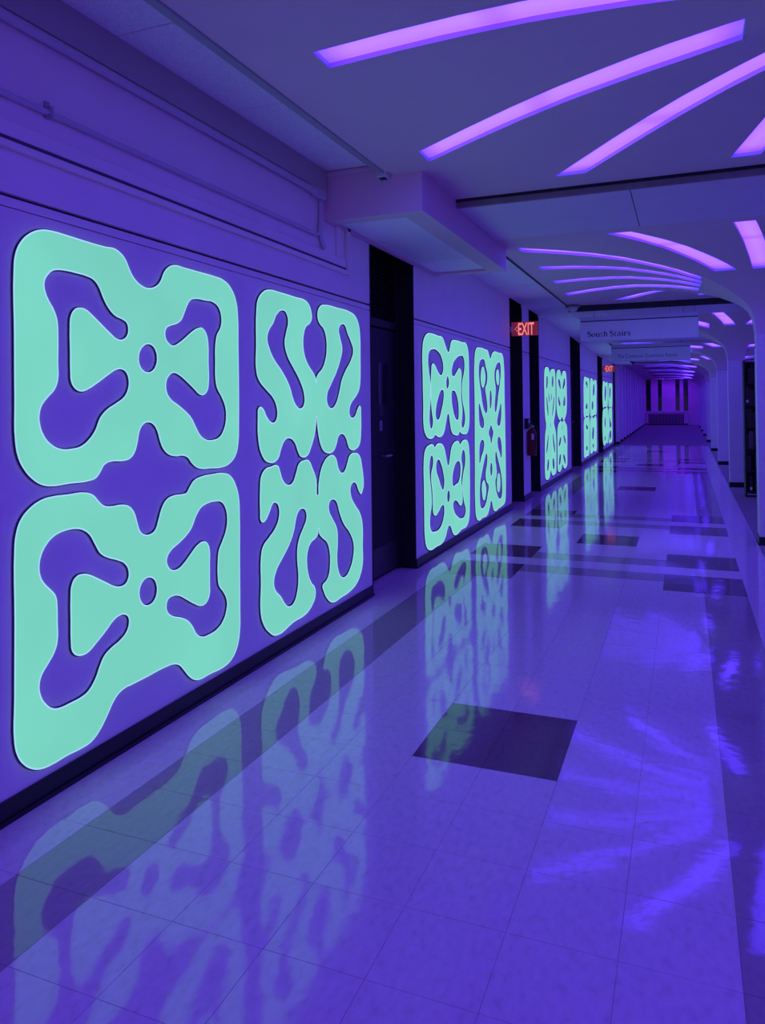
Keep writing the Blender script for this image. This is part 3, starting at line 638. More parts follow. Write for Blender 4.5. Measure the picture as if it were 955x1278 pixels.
# ------------------------------------------------------------------ ceiling: plaster vaults that flare down into the columns
PT = [0, .01, .025, .05, .09, .15, .27, .37, .51, .8, 1.2, 1.6, 2.0]
PZ = [2.20, 2.32, 2.39, 2.45, 2.505, 2.56, 2.635, 2.69, 2.75, 2.84, 2.92, 2.96, 2.97]
TT = [0, .005, .012, .022, .035, .05, .07, .095, .125, .16, .21, .27, .33, .40, .46, .52, .62, .74, .88, 1.05, 1.25, 1.5, 1.8, 2.2, 2.8, 3.6]
PTAB = list(zip(PT, PZ))
def zvault(x, y, c, zc):
    t = max(abs(x - XC), abs(y - c)) - HC
    z = lerp_tab(PTAB, max(t, 0))
    z = 2.2 + (z - 2.2) * (zc - 2.2) / 0.77
    if c < 5:                     # the nearest vault stays flatter and drops closer to its column
        k_ = min(max((t - 0.02) / 0.40, 0), 1)
        z += (zc - z) * 0.55 * k_ * k_ * (3 - 2 * k_)
    return z

def axis_lines(c, lo, hi):
    L = [c - HC - t for t in TT if c - HC - t > lo + 0.01] + [lo] + [c + HC + t for t in TT if c + HC + t < hi - 0.01] + [hi]
    return sorted(L)

def strip_poly(outer, inner, wd):
    """plan outline, end cuts parallel to the square of the column"""
    (x0, y0), (x1, y1) = outer, inner
    dx, dy = x1 - x0, y1 - y0
    ln = math.hypot(dx, dy)
    if abs(dx) > abs(dy):
        h = wd / 2 * ln / abs(dx)
        return [(x0, y0 - h), (x1, y1 - h), (x1, y1 + h), (x0, y0 + h)]
    h = wd / 2 * ln / abs(dy)
    return [(x0 - h, y0), (x1 - h, y1), (x1 + h, y1), (x0 + h, y0)]

def bay_strips(k, y0, y1, c):
    if k == 1:
        return [((-1.48, 1.55), (.2, 2.42)), ((-1.48, 2.98), (.22, 2.80)), ((-1.48, 4.40), (.23, 3.17)), ((-.70, 5.15), (.46, 3.48)), ((.37, 5.20), (.72, 3.45)),
                ((-.6, 0.5), (.4, 1.95)), ((.4, .5), (.72, 1.95)), ((1.5, 5.2), (1.05, 3.3)), ((3.1, 4.4), (1.5, 3.0)), ((3.1, 2.7), (1.5, 2.6)), ((1.4, .5), (1.0, 1.95))]
    lo, hi = y0 + 0.16, y1 - 0.42
    def cl(y): return min(max(y, lo + .12), hi)
    return [((-1.46, cl(c - 1.65)), (.17, c - .47)), ((-1.46, cl(c - .58)), (.18, c - .22)), ((-1.48, cl(c + .48)), (.17, c + .03)), ((-1.49, cl(c + 1.6)), (.16, c + .36)),
            ((-.84, hi), (.36, c + .70)), ((.25, hi), (.64, c + .70)),
            ((-.52, lo), (.39, c - .735)), ((.47, lo), (.71, c - .735)),
            ((1.35, lo), (1.02, c - .735)), ((2.4, lo), (1.32, c - .735)), ((3.1, cl(c + .5)), (1.5, c + .05)), ((3.1, cl(c - 1.2)), (1.5, c - .3)), ((1.5, hi), (1.05, c + .70))]

ORD = ['first', 'second', 'third', 'fourth', 'fifth', 'sixth', 'seventh', 'eighth', 'ninth', 'tenth', 'eleventh', 'twelfth', 'thirteenth']
BAYNAME = ['bay behind the camera', 'nearest bay overhead', 'second bay, beyond the bulkhead', 'third bay, behind the stairs sign', 'fourth bay', 'fifth bay', 'sixth bay', 'seventh bay', 'eighth bay', 'last bay before the end wall']
NEARLAB = {1: {1: 'long violet light strip at the very top of the picture, cut by its edge', 2: 'long violet light strip slanting above the bulkhead corner, whole in view',
               3: 'violet light strip next to the dark slot, running to the right edge', 4: 'short corner of a violet light strip just before the dark slot at right'},
           2: {0: 'longest thin curved violet strip beyond the bulkhead, uppermost of the four parallel ones', 1: 'second from top of the four parallel thin violet strips beyond the bulkhead',
               2: 'third from top of the four parallel thin violet strips beyond the bulkhead', 3: 'lowest of the four parallel thin violet strips, above the round ceiling fitting',
               4: 'short thin violet strip just above the second dark slot', 6: 'broad violet strip curving down to the right, left of the first arch', 7: 'broad violet strip at right edge above the nearest pillar'}}

for k, (y0, y1, c, zc) in enumerate(BAYS):
    x0 = -1.815 if k < 2 else -1.65
    xs, ysl = axis_lines(XC, x0, XR), axis_lines(c, y0, y1)
    nx, ny = len(xs), len(ysl)
    V, F = [], []
    for yy in ysl:
        for xx in xs: V.append((xx, yy, zvault(xx, yy, c, zc)))
    n0 = len(V)
    zt = zc + 0.16
    for yy in ysl:
        for xx in xs: V.append((xx, yy, zt))
    for j in range(ny - 1):
        for i in range(nx - 1):
            a, b, cc, d = j * nx + i, j * nx + i + 1, (j + 1) * nx + i + 1, (j + 1) * nx + i
            # split along the groin
            sgn = (((xs[i] + xs[i + 1]) / 2 - XC) * ((ysl[j] + ysl[j + 1]) / 2 - c))
            if sgn > 0: F += [(a, cc, b), (a, d, cc)]
            else: F += [(a, d, b), (b, d, cc)]
            F.append((n0 + a, n0 + b, n0 + cc, n0 + d))
    for i in range(nx - 1):
        F.append((i, i + 1, n0 + i + 1, n0 + i))
        q = (ny - 1) * nx + i
        F.append((q + 1, q, n0 + q, n0 + q + 1))
    for j in range(ny - 1):
        q = j * nx
        F.append((q + nx, q, n0 + q, n0 + q + nx))
        q = j * nx + nx - 1
        F.append((q, q + nx, n0 + q + nx, n0 + q))
    me = bpy.data.meshes.new('vault_tmp'); me.from_pydata(V, [], F); me.materials.append(M['plaster'])
    vo = bpy.data.objects.new('vault_tmp', me); COL.objects.link(vo)
    strips = bay_strips(k, y0, y1, c)
    cut = MB()
    polys = []
    for s_, (po, pi) in enumerate(strips):
        P = strip_poly(po, pi, 0.165)
        polys.append(P)
        kk = len(cut.v)
        area = sum(P[q][0] * P[(q + 1) % 4][1] - P[(q + 1) % 4][0] * P[q][1] for q in range(4))
        PP = P if area > 0 else P[::-1]
        cut.v += [(p[0], p[1], 2.4) for p in PP] + [(p[0], p[1], zc + 0.09) for p in PP]
        cut.f += [tuple(kk + q for q in f) for f in ((3, 2, 1, 0), (4, 5, 6, 7), (0, 1, 5, 4), (1, 2, 6, 5), (2, 3, 7, 6), (3, 0, 4, 7))]
    cm = bpy.data.meshes.new('cut_tmp'); cm.from_pydata(cut.v, [], cut.f)
    co = bpy.data.objects.new('cut_tmp', cm); COL.objects.link(co)
    md = vo.modifiers.new('b', 'BOOLEAN'); md.operation = 'DIFFERENCE'; md.object = co; md.solver = 'EXACT'
    res = eval_mesh(vo)
    bpy.data.objects.remove(vo); bpy.data.objects.remove(co)
    res.name = 'plaster_vault'
    for p in res.polygons: p.use_smooth = True
    res.set_sharp_from_angle(angle=math.radians(24))
    if not res.materials: res.materials.append(M['plaster'])
    o = bpy.data.objects.new('plaster_vault', res)
    link(o, ceil, (0, 0, 0))
    # light strips in the slots
    for s_, P in enumerate(polys):
        NS = 18
        V, F, UV = [], [], []
        for q in range(NS + 1):
            u = q / NS
            a = [P[0][e] + (P[1][e] - P[0][e]) * u for e in (0, 1)]
            b = [P[3][e] + (P[2][e] - P[3][e]) * u for e in (0, 1)]
            for r_ in range(3):
                v = r_ / 2
                x, y = a[0] + (b[0] - a[0]) * v, a[1] + (b[1] - a[1]) * v
                V.append((x, y, min(zvault(x, y, c, zc) + 0.022, zc + 0.088))); UV.append((u, v))
        nb = len(V)
        V += [(p[0], p[1], p[2] + 0.006) for p in V[:nb]]
        for q in range(NS):
            for r_ in range(2):
                a = q * 3 + r_
                F.append((a, a + 1, a + 4, a + 3)); F.append((nb + a, nb + a + 3, nb + a + 4, nb + a + 1))
        lab = NEARLAB.get(k, {}).get(s_)
        if lab is None:
            lab = '%s violet ceiling light strip of the fan in the %s' % (ORD[s_], BAYNAME[k])
        cx, cy = (strips[s_][0][0] + strips[s_][1][0]) / 2, (strips[s_][0][1] + strips[s_][1][1]) / 2
        lt = empty('ceiling_light', (cx, cy, zc), label=lab, cat='light strip', group='violet ceiling light strips')
        d = mesh_obj('diffuser', V, F, 'strip', lt)
        uvl = d.data.uv_layers.new(name='UVMap')
        for lp in d.data.loops:
            uvl.data[lp.index].uv = UV[lp.vertex_index % nb]
        # end plates of the trough
        for (pa, pb) in ((P[0], P[3]), (P[1], P[2])):
            za = zvault(pa[0], pa[1], c, zc)
            ex = 0.003
            box('end_plate', min(pa[0], pb[0]) - ex, max(pa[0], pb[0]) + ex, min(pa[1], pb[1]) - ex, max(pa[1], pb[1]) + ex, za + 0.004, za + 0.03, 'trough', lt)

# transverse beams between the bays
for k in range(len(BAYS) - 1):
    a, b = BAYS[k][1], BAYS[k + 1][0]
    z = min(BAYS[k][3], BAYS[k + 1][3]) - (0.004 if k == 1 else 0.065 if k == 2 else 0.03)
    x0 = -1.583 if k == 1 else -1.65
    zt = BAYS[k][3] + 0.05
    cuts = [x0, -0.335, 0.95, 2.3, 3.6, XR] if k == 1 else [x0, -1.1, -0.2, 0.15, 1.0, 2.3, 3.6, XR]
    for p, q in zip(cuts, cuts[1:]):
        box('beam_panel', p + 0.003, q - 0.003, a + 0.06, b - 0.004, z, z + 0.03, 'beam', ceil, 0.002)
    box('beam_core', x0, XR, a + 0.05, b, z + 0.02, zt, 'groove', ceil)
    box('slot_face', x0, XR, a + 0.035, a + 0.06, z + 0.004, zt, 'slotface' if k == 1 else 'slot', ceil)  # nearest beam: dark colour stands in for shade on its near face
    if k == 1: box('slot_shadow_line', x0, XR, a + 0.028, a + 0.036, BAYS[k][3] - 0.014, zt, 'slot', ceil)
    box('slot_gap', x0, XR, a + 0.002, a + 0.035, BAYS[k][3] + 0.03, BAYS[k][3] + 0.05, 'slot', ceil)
box('end_soffit', -2.9, XR, BAYS[-1][1], YEND, 2.96, 3.0, 'plaster', ceil)
box('far_left_soffit', -2.9, -1.64, 27.6, YEND, 2.93, 2.97, 'plaster', ceil)

# round ceiling fitting at the left end of the second slot
rf = empty('ceiling_fitting', (-1.60, 11.72, 2.93), label='small round grey fitting at the left end of the second dark slot', cat='fitting')
def disc(name, cx, cy, prof, mat, parent, n=24):
    V, F = [], []
    for (r_, z) in prof:
        for q in range(n):
            t = 2 * math.pi * q / n
            V.append((cx + r_ * math.cos(t), cy + r_ * math.sin(t), z))
    for i in range(len(prof) - 1):
        for q in range(n):
            F.append((i * n + q, i * n + (q + 1) % n, (i + 1) * n + (q + 1) % n, (i + 1) * n + q))
    F.append(tuple(range(n))[::-1]); F.append(tuple((len(prof) - 1) * n + q for q in range(n)))
    return mesh_obj(name, V, F, mat, parent, True)
disc('collar', -1.565, 11.64, [(0.11, 2.975), (0.11, 2.945), (0.10, 2.935), (0.078, 2.94), (0.075, 2.96)], 'slotface', rf)
disc('dome', -1.565, 11.64, [(0.076, 2.955), (0.074, 2.915), (0.055, 2.885), (0.02, 2.87)], 'pipe', rf)

# ------------------------------------------------------------------ columns
COLLAB = {2: 'nearest square white column at the right edge, with black plinth', 3: 'second square white column on the right, left of the bookcase',
          4: 'third square white column on the right', 5: 'fourth column on the right, where the vinyl floor ends', 1: 'column beside the camera, just right of the picture'}
for k, (y0, y1, c, zc) in enumerate(BAYS):
    lab = COLLAB.get(k, '%s column on the right, counted from the camera' % ORD[max(k - 2, 0)] if k > 5 else 'column on the right behind the camera')
    cobj = empty('column', (XC, c, 0), label=lab, cat='column', group='arcade columns')
    h = HC
    zs = [0.0, 2.055, 2.06, 2.07, 2.075, 2.115, 2.12, 2.13, 2.135, 2.195, 2.20, 2.21, 2.215, 2.23]
    ins = [0, 0, .006, .006, 0, 0, .006, .006, 0, 0, .006, .006, 0, 0]
    V, F = [], []
    for z, d in zip(zs, ins):
        e = h - d
        V += [(XC - e, c - e, z), (XC + e, c - e, z), (XC + e, c + e, z), (XC - e, c + e, z)]
    for i in range(len(zs) - 1):
        for q in range(4):
            F.append((i * 4 + q, i * 4 + (q + 1) % 4, i * 4 + 4 + (q + 1) % 4, i * 4 + 4 + q))
    F.append((3, 2, 1, 0)); F.append(tuple(len(V) - 4 + q for q in range(4)))
    mesh_obj('shaft', V, F, 'column', cobj)
    box('plinth', XC - h - 0.01, XC + h + 0.01, c - h - 0.01, c + h + 0.01, -0.002, 0.085, 'blackgloss', cobj, 0.003)

# ------------------------------------------------------------------ glowing panels
GLAB = {
 'A': 'upper large green glowing panel nearest the camera, four-lobed with a round centre hole', 'B': 'lower large green glowing panel nearest the camera, close to the baseboard',
 'C': 'upper green panel with two slanting slots, left of the first dark doorway', 'D': 'lower green panel with two slanting slots, left of the first dark doorway',
 'E': 'upper square green panel just right of the first dark doorway', 'F': 'lower square green panel just right of the first dark doorway',
 'G': 'tall single green panel left of the exit sign, with lens-shaped cutouts', 'H': 'tall narrow-waisted green panel right of the fire extinguisher',
 'I': 'upper green panel beside the tall narrow-waisted one', 'J': 'lower green panel beside the tall narrow-waisted one',
 'K': 'upper left of four green panels on the fourth wall section', 'L': 'upper right of four green panels on the fourth wall section',
 'M': 'lower left of four green panels on the fourth wall section', 'N': 'lower right of four green panels on the fourth wall section',
 'O': 'upper left of four green panels on the farthest wall section', 'P': 'upper right of four green panels on the farthest wall section',
 'Q': 'lower left of four green panels on the farthest wall section', 'R': 'lower right of four green panels on the farthest wall section'}
def loops_to_curve(name, loops, y0, z0, fill):
    cu = bpy.data.curves.new(name, 'CURVE')
    cu.dimensions = '2D' if fill else '3D'
    for lp in loops:
        pts = [(lp[i] - y0, lp[i + 1] - z0) for i in range(0, len(lp), 2)]
        sp = cu.splines.new('BEZIER')
        sp.bezier_points.add(len(pts) - 1)
        for bp, p in zip(sp.bezier_points, pts):
            bp.co = (p[0], p[1], 0); bp.handle_left_type = bp.handle_right_type = 'AUTO'
        sp.use_cyclic_u = True
        sp.resolution_u = 4
    return cu
MW = Matrix(((0, 0, 1), (1, 0, 0), (0, 1, 0)))      # curve x,y,z -> world Y,Z,X
def curve_mesh(cu, xoff):
    t = bpy.data.objects.new('curve_tmp', cu); COL.objects.link(t)
    me = eval_mesh(t)
    bpy.data.objects.remove(t); bpy.data.curves.remove(cu)
    for v in me.vertices:
        p = MW @ v.co
        v.co = (p.x + xoff, p.y, p.z)
    return me
for key, loops in SHAPES.items():
    yy, zz = loops[0][0::2], loops[0][1::2]
    y0, z0 = (min(yy) + max(yy)) / 2, min(zz)
    big = key in 'ABCDEFG'
    cu = loops_to_curve('face', loops, y0, z0, True)
    cu.fill_mode = 'BOTH'; cu.extrude = 0.004
    me = curve_mesh(cu, 0.006); me.name = 'glow_panel'
    me.materials.clear(); me.materials.append(M['glow'])
    o = bpy.data.objects.new('glow_panel', me)
    link(o, None, (XW, y0, z0))
    tag(o, GLAB[key], 'glowing panel', 'green glowing wall panels')
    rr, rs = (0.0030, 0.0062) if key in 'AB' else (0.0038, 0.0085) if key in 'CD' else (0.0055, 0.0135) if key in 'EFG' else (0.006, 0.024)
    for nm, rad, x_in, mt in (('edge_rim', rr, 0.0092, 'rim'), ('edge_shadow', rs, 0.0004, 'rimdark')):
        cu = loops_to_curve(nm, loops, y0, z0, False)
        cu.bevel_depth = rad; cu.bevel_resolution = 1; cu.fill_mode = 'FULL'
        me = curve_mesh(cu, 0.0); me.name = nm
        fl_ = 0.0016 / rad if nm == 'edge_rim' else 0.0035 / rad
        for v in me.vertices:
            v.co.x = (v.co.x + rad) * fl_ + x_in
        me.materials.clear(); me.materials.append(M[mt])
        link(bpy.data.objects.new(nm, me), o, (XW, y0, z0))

# ------------------------------------------------------------------ exit signs
def exit_sign(y, x0, x1, z0, z1, label, full):
    e = empty('exit_sign', ((x0 + x1) / 2, y, z0), label=label, cat='exit sign', group='red exit signs')
    box('mounting_arm', XW, x0 + 0.02, y - 0.02, y + 0.02, (z0 + z1) / 2 - 0.04, (z0 + z1) / 2 + 0.04, 'pipe', e, 0.004)
    box('panel', x0, x1, y - 0.012, y + 0.012, z0, z1, 'exitface', e, 0.003)
    w = x1 - x0
    text_obj('lettering', 'EXIT', (z1 - z0) * 1.25, (x0 + w * 0.26, y - 0.014, z0 + (z1 - z0) * 0.06), 'exitred', e, width=w * 0.60, extrude=0.002, bold=0.004)
    ch = MB()
    for dx, dz in ((0.0, 0.5), (0.02, 0.62), (0.02, 0.38), (0.04, 0.74), (0.04, 0.26)):
        xx = x0 + w * 0.14 + dx
        ch.box(xx, xx + 0.012, y - 0.016, y - 0.012, z0 + (z1 - z0) * dz - 0.008, z0 + (z1 - z0) * dz + 0.008)
    ch.build('chevron', 'exitred', e)
    return e
exit_sign(10.62, -2.285, -1.912, 2.452, 2.648, 'lit red exit sign hanging over the doorway beside the fire extinguisher', True)
exit_sign(23.3, -2.28, -1.945, 2.40, 2.585, 'small distant lit red exit sign near the end of the panelled wall', False)


# ------------------------------------------------------------------ serif capitals and small letters for the stairs sign
def arc(cx, cy, rx, ry, a0, a1, n=12):
    return [(cx + rx * math.cos(math.radians(a0 + (a1 - a0) * i / n)), cy + ry * math.sin(math.radians(a0 + (a1 - a0) * i / n))) for i in range(n + 1)]
SERIF = {   # strokes: (points, half width at start, middle, end); height 1 = capital
 'S': (0.62, [([(.52, .80)] + arc(.30, .75, .22, .22, 20, 230) + arc(.30, .25, .25, .24, 60, -160), .02, .065, .02), ([(.52, .98), (.52, .74)], .015, .015, .015), ([(.06, .26), (.06, .02)], .015, .015, .015)]),
 'o': (0.62, [(arc(.30, .33, .24, .32, 90, 270), .022, .062, .022), (arc(.30, .33, .24, .32, 90, -90), .022, .062, .022)]),
 'u': (0.70, [([(.14, .64), (.14, .22)] + arc(.31, .22, .17, .20, 180, 330), .055, .055, .02), ([(.54, .64), (.54, .02)], .055, .055, .055), ([(.03, .64), (.16, .64)], .02, .02, .02), ([(.43, .64), (.56, .64)], .02, .02, .02), ([(.52, .02), (.65, .02)], .02, .02, .02)]),
 't': (0.44, [([(.18, .84), (.18, .20)] + arc(.29, .16, .11, .14, 180, 310), .03, .055, .02), ([(.03, .62), (.38, .62)], .022, .022, .022)]),
 'h': (0.70, [([(.14, 1.0), (.14, .02)], .055, .055, .055), (arc(.33, .44, .18, .20, 150, 0) + [(.51, .44), (.51, .02)], .02, .055, .055), ([(.02, .02), (.26, .02)], .02, .02, .02), ([(.40, .02), (.64, .02)], .02, .02, .02), ([(.02, 1.0), (.16, 1.0)], .02, .02, .02)]),
 'a': (0.60, [(arc(.27, .46, .17, .18, 160, 0) + [(.44, .46), (.44, .08)], .03, .055, .055), (arc(.26, .18, .19, .18, 90, 290), .02, .055, .02), ([(.44, .06), (.56, .03)], .03, .025, .02)]),
 'i': (0.34, [([(.17, .64), (.17, .02)], .055, .055, .055), ([(.04, .64), (.19, .64)], .02, .02, .02), ([(.04, .02), (.30, .02)], .02, .02, .02), ([(.17, .84), (.17, .94)], .06, .06, .06)]),
 'r': (0.50, [([(.14, .64), (.14, .02)], .055, .055, .055), (arc(.34, .44, .20, .20, 160, 50), .02, .03, .055), ([(.02, .64), (.16, .64)], .02, .02, .02), ([(.02, .02), (.30, .02)], .02, .02, .02)]),
 's': (0.50, [([(.40, .50)] + arc(.24, .49, .15, .14, 20, 230) + arc(.24, .19, .18, .16, 60, -160), .02, .05, .02), ([(.41, .64), (.41, .48)], .013, .013, .013), ([(.06, .20), (.06, .02)], .013, .013, .013)]),
}
def serif_text(body, x0, zb, width, hgt, y, parent, mat):
    """flat serif letters facing -Y, one part for each letter"""
    tot = sum(0.25 if ch == ' ' else SERIF[ch][0] + 0.06 for ch in body)
    k = width / tot
    x = x0
    for ch in body:
        if ch == ' ': x += 0.25 * k; continue
        adv, strokes = SERIF[ch]
        V, F = [], []
        for pts, w0, w1, w2 in strokes:
            n = len(pts); base_ = len(V)
            for i, (px, pz) in enumerate(pts):
                a, b = pts[max(i - 1, 0)], pts[min(i + 1, n - 1)]
                dx, dz = b[0] - a[0], b[1] - a[1]
                ln = math.hypot(dx, dz) or 1
                t = i / (n - 1)
                hw = w0 + (w1 - w0) * min(1, t * 2) if t < .5 else w1 + (w2 - w1) * (t - .5) * 2
                hw *= 1.35
                ox, oz = -dz / ln * hw, dx / ln * hw
                for sgn in (1, -1):
                    V.append((x + (px + sgn * ox) * k, y - 0.002, zb + (pz + sgn * oz) * hgt))
                    V.append((x + (px + sgn * ox) * k, y, zb + (pz + sgn * oz) * hgt))
            for i in range(n - 1):
                q = base_ + i * 4
                F += [(q, q + 4, q + 6, q + 2), (q + 1, q + 3, q + 7, q + 5), (q, q + 1, q + 5, q + 4), (q + 2, q + 6, q + 7, q + 3)]
        mesh_obj('letter', V, F, mat, parent)
        x += (adv + 0.06) * k

# ------------------------------------------------------------------ hanging signs
def hang_sign(y, x0, x1, z0, z1, zb, ceilz, body, tx0, tw, tz, ts, mat, label):
    s = empty('hanging_sign', ((x0 + x1) / 2, y, z0), label=label, cat='sign', group='hanging direction signs')
    box('board', x0, x1, y, y + 0.05, z0, z1, 'signboard', s, 0.004)
    box('header_gap', x0 + 0.005, x1 - 0.005, y + 0.006, y + 0.044, z1 - 0.002, z1 + 0.016, 'navy', s)
    box('header_bar', x0 - 0.004, x1 + 0.004, y - 0.008, y + 0.058, z1 + 0.014, zb, 'signbar', s, 0.004)
    box('footer_bar', x0, x1, y - 0.004, y + 0.054, z0 - 0.012, z0 + 0.002, 'signbar', s, 0.003)
    for f in (0.12, 0.88):
        x = x0 + (x1 - x0) * f
        MB().tube([(x, y + 0.025, zb - 0.005), (x, y + 0.025, ceilz)], 0.008, 8).build('rod', 'steel', s, True)
    if all(ch in SERIF or ch == ' ' for ch in body):
        serif_text(body, tx0, tz, tw, ts, y - 0.001, s, mat)
    else:
        text_obj('lettering', body, ts, (tx0, y - 0.002, tz), mat, s, width=tw, extrude=0.001, space=1.15)
    return s
hang_sign(12.02, -1.507, 0.196, 2.448, 2.748, 2.822, 2.95, 'South Stairs', -1.400, 0.645, 2.512, 0.084, 'navy', 'wide hanging sign reading South Stairs across the corridor')
hang_sign(18.0, -1.569, 0.12, 2.437, 2.722, 2.815, 2.93, 'The Commons Downtime Rooms', -1.43, 1.28, 2.500, 0.125, 'navyfaint', 'second hanging sign with faint lettering, behind the South Stairs sign')

# ------------------------------------------------------------------ fire extinguisher on the pilaster
fe = empty('fire_extinguisher', (-2.215, 11.80, 0.68), label='dark red fire extinguisher hung on the narrow pilaster', cat='fire extinguisher')
ex, ey = -2.228, 11.72
disc('cylinder', ex, ey, [(0.066, 0.68), (0.072, 0.69), (0.072, 1.03), (0.066, 1.06), (0.045, 1.09), (0.022, 1.10), (0.022, 1.12)], 'extred', fe)
box('label_card', ex + 0.012, ex + 0.045, ey - 0.076, ey - 0.066, 0.93, 1.02, 'paper', fe)
MB().box(ex - 0.02, ex + 0.02, ey - 0.025, ey + 0.025, 1.11, 1.16, 0.004).build('valve', 'steel', fe)
MB().box(ex - 0.012, ex + 0.012, ey - 0.14, ey + 0.02, 1.15, 1.165).box(ex - 0.012, ex + 0.012, ey - 0.13, ey - 0.02, 1.185, 1.20).build('handle', 'rubber', fe)
disc('gauge', ex + 0.03, ey - 0.02, [(0.016, 1.125), (0.016, 1.14)], 'paper', fe)
MB().tube([(ex + 0.02, ey, 1.13), (ex + 0.07, ey, 1.15), (ex + 0.095, ey - 0.02, 1.09), (ex + 0.095, ey - 0.02, 0.95), (ex + 0.09, ey - 0.02, 0.80)], 0.011, 8).build('hose', 'rubber', fe, True)
box('wall_bracket', XW + 0.004, ex - 0.06, ey - 0.03, ey + 0.03, 0.78, 1.04, 'steel', fe, 0.003)
al = empty('alarm_box', (XW + 0.03, 11.60, 1.10), label='small dark alarm box on the pilaster just above the fire extinguisher', cat='alarm box')
box('housing', XW + 0.004, XW + 0.06, 11.52, 11.66, 1.10, 1.26, 'rubber', al, 0.006)
box('lens', XW + 0.06, XW + 0.07, 11.55, 11.63, 1.19, 1.24, 'paper', al, 0.003)
box('pull_bar', XW + 0.06, XW + 0.075, 11.55, 11.63, 1.13, 1.155, 'extred', al, 0.003)

# ------------------------------------------------------------------ bookcase and books behind the nearest column
bc = empty('bookcase', (1.29, 13.15, 0), label='tall dark bookcase standing on the carpet behind the nearest column', cat='bookcase')
X0, X1, Y0_, Y1_ = 0.845, 1.75, 13.0, 13.30
for a, b in ((X0, X0 + 0.025), (X1 - 0.025, X1)):
    box('side_panel', a, b, Y0_, Y1_, -0.002, 2.13, 'casewood', bc, 0.002)
box('back_panel', X0, X1, Y1_ - 0.012, Y1_, 0.02, 2.12, 'casewood', bc)
SH = [0.08, 0.42, 0.76, 1.10, 1.44, 1.78, 2.105]
for z in SH:
    box('shelf', X0 + 0.025, X1 - 0.025, Y0_ + 0.005, Y1_ - 0.012, z - 0.02, z, 'casewood', bc)
ROW = ['bottom', 'second lowest', 'third lowest', 'third highest', 'second highest', 'top']
for si, z in enumerate(SH[:-1]):
    x = X0 + 0.03
    n = 0
    while x < X0 + 0.42:
        wd = random.uniform(0.028, 0.055); hh = random.uniform(0.20, 0.29); dp = random.uniform(0.16, 0.22)
        if random.random() < 0.12: x += 0.03; continue
        o = empty('book', (x + wd / 2, Y0_ + 0.03 + dp / 2, z), label='%s upright book from the left on the %s shelf of the dark bookcase' % (ORD[n], ROW[si]), cat='book', group='books in the dark bookcase')
        yb = Y0_ + 0.03
        mk = 'book%d' % random.randrange(len(BOOKC))
        prof = [(x, yb + dp), (x, yb - 0.003), (x + wd, yb - 0.003), (x + wd, yb + dp), (x + wd - 0.003, yb + dp), (x + wd - 0.003, yb), (x + 0.003, yb), (x + 0.003, yb + dp)]
        mesh_obj('cover', [(p[0], p[1], z) for p in prof] + [(p[0], p[1], z + hh) for p in prof],
                 [(q, (q + 1) % 8, 8 + (q + 1) % 8, 8 + q) for q in range(8)] + [(0, 7, 6, 1), (1, 6, 5, 2), (2, 5, 4, 3), (8, 9, 14, 15), (9, 10, 13, 14), (10, 11, 12, 13)], mk, o)
        box('pages', x + 0.003, x + wd - 0.003, yb, yb + dp - 0.006, z + 0.004, z + hh - 0.004, 'paper', o)
        if random.random() < 0.25:
            box('spine_label', x + 0.004, x + wd - 0.004, yb - 0.0045, yb - 0.003, z + 0.03, z + 0.07, 'paper', o)
        x += wd + 0.002
        n += 1

# ------------------------------------------------------------------ far end of the corridor
fl = empty('wall_far_left', (-2.45, 40, 0), kind='structure')
mesh_obj('wall_panel', [(-2.36, 26.95, 0), (-2.60, YEND, 0), (-2.9, YEND, 0), (-2.7, 26.95, 0), (-2.36, 26.95, 3.1), (-2.60, YEND, 3.1), (-2.9, YEND, 3.1), (-2.7, 26.95, 3.1)],
         [(3, 2, 1, 0), (4, 5, 6, 7), (0, 1, 5, 4), (1, 2, 6, 5), (2, 3, 7, 6), (3, 0, 4, 7)], 'wall', fl)
box('end_post', -2.36, -2.25, 26.9, 27.1, 0, 2.95, 'black', fl)
y = 27.9
while y < 51:
    xx = -2.36 - 0.24 * (y - 26.95) / (YEND - 26.95)
    wd = 0.55 + (y - 27) * 0.012
    box('pilaster', xx - 0.02, xx + 0.16, y, y + wd, 0, 2.98, 'wall', fl, 0.01)
    box('pilaster_base', xx - 0.02, xx + 0.17, y - 0.01, y + wd + 0.01, 0, 0.09, 'blackgloss', fl)
    y += wd * 2.1 + 0.6
we = empty('wall_end', (-1.1, YEND, 0), kind='structure')
WIN = [(-2.40, -2.10), (-1.66, -1.42), (-0.60, -0.35), (-0.12, 0.16)]
edges = [-2.9] + [v for w_ in WIN for v in w_] + [XR]
for a, b in zip(edges[0::2], edges[1::2]):
    box('wall_pier', a, b, YEND, YEND + 0.25, 0, 3.3, 'wall', we)
for n, (a, b) in enumerate(WIN):
    wo = empty('window_%d' % (n + 1), ((a + b) / 2, YEND + 0.1, 0.88), kind='structure')
    box('sill_wall', a, b, YEND, YEND + 0.25, 0, 0.88, 'wall', we)
    box('pane', a, b, YEND + 0.14, YEND + 0.15, 0.88, 1.88, 'winglass', wo)
    box('pane', a, b, YEND + 0.14, YEND + 0.15, 1.92, 3.0, 'winglass', wo)
    box('mullion', a, b, YEND + 0.10, YEND + 0.16, 1.88, 1.92, 'casewood', wo)
    box('head_wall', a, b, YEND, YEND + 0.25, 2.96, 3.3, 'wall', we)
rad = empty('radiator_cabinet', (-1.12, YEND - 0.15, 0), label='low radiator cabinet with slatted grille under the end windows', cat='radiator')
box('cabinet', -2.40, 0.12, YEND - 0.24, YEND - 0.002, 0, 0.80, 'wall', rad, 0.005)
box('top_ledge', -2.44, 0.16, YEND - 0.27, YEND - 0.002, 0.80, 0.86, 'wall', rad, 0.005)
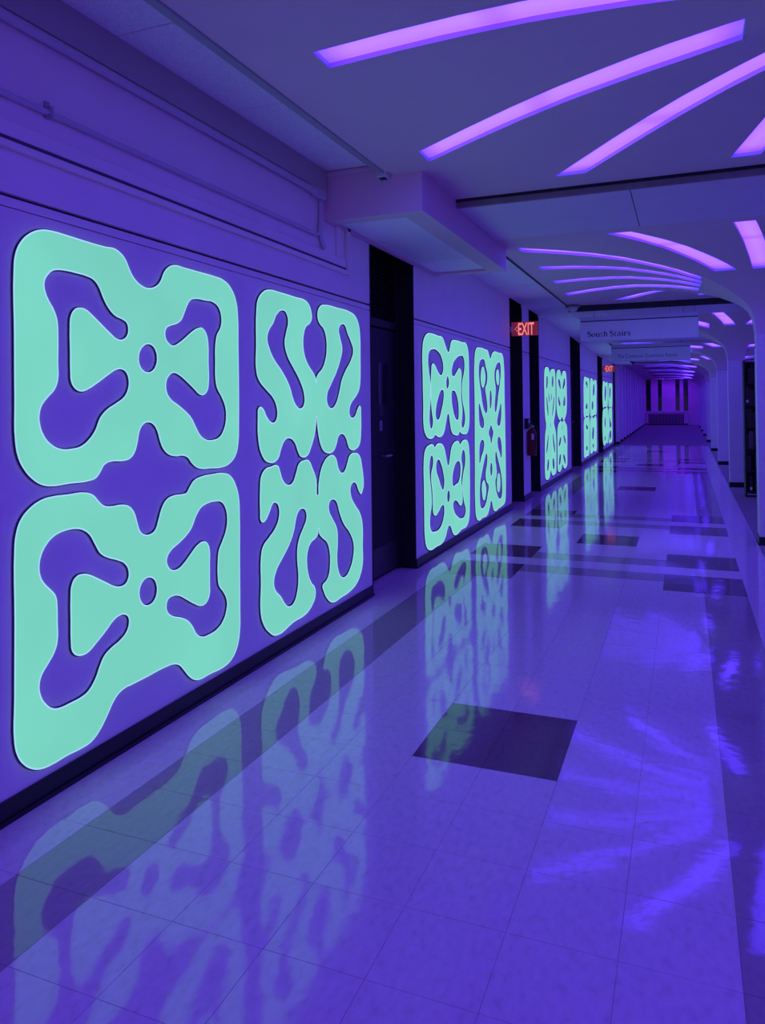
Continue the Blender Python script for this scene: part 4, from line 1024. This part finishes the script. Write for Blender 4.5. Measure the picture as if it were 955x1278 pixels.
for kx in range(20):
    x = -2.25 + kx * 0.108
    box('grille_slat', x, x + 0.09, YEND - 0.256, YEND - 0.24, 0.10, 0.70, 'radiator', rad)
box('kick_base', -2.40, 0.12, YEND - 0.25, YEND - 0.24, 0.0, 0.08, 'blackgloss', rad)

# violet strips added to brighten the end wall
for n, (xa, xb) in enumerate(((-2.45, -1.25), (-1.05, 0.15))):
    lt = empty('ceiling_light', ((xa + xb) / 2, 51.0, 2.94), label='added violet light strip across the ceiling by the end wall, %s half' % ('left', 'right')[n], cat='light strip', group='violet ceiling light strips')
    d = mesh_obj('diffuser', [(xa, 50.85, 2.944), (xb, 50.85, 2.944), (xb, 51.15, 2.944), (xa, 51.15, 2.944)], [(3, 2, 1, 0)], 'fillwasher', lt)
    for (a_, b_, c_, d_) in ((xa - 0.02, xb + 0.02, 50.83, 50.85), (xa - 0.02, xb + 0.02, 51.15, 51.17)):
        box('trough_side', a_, b_, c_, d_, 2.93, 2.962, 'trough', lt)

# ------------------------------------------------------------------ stack area on the right: outer wall, and unseen rows of ceiling strips added as fill light
wr = empty('wall_right', (XR, 20, 0), kind='structure')
box('wall_panel', XR, XR + 0.2, -6.0, YEND + 0.25, 0, 3.3, 'wall', wr)
box('baseboard', XR - 0.012, XR, -6.0, YEND, 0, 0.09, 'blackgloss', wr)
for k, (y0, y1, c, zc) in enumerate(BAYS):
    for q, xa in enumerate((3.45, 4.25)):
        ya, yb = y0 + 0.3, y1 - 0.3
        lt = empty('ceiling_light', (xa + 0.2, (ya + yb) / 2, zc), label='%s added straight violet ceiling strip in the %s row right of the columns' % (ORD[k], ('inner', 'outer')[q]), cat='light strip', group='violet ceiling light strips')
        d = mesh_obj('diffuser', [(xa, ya, zc - 0.012), (xa + 0.4, ya, zc - 0.012), (xa + 0.4, yb, zc - 0.012), (xa, yb, zc - 0.012)], [(3, 2, 1, 0)], 'strip', lt)
        uvl = d.data.uv_layers.new(name='UVMap')
        for lp, uv_ in zip(d.data.loops, ((1, 0), (1, 1), (0, 1), (0, 0))): uvl.data[lp.index].uv = uv_
        for a_, b_ in ((xa - 0.02, xa), (xa + 0.4, xa + 0.42)):
            box('trough_side', a_, b_, ya, yb, zc - 0.02, zc, 'trough', lt)
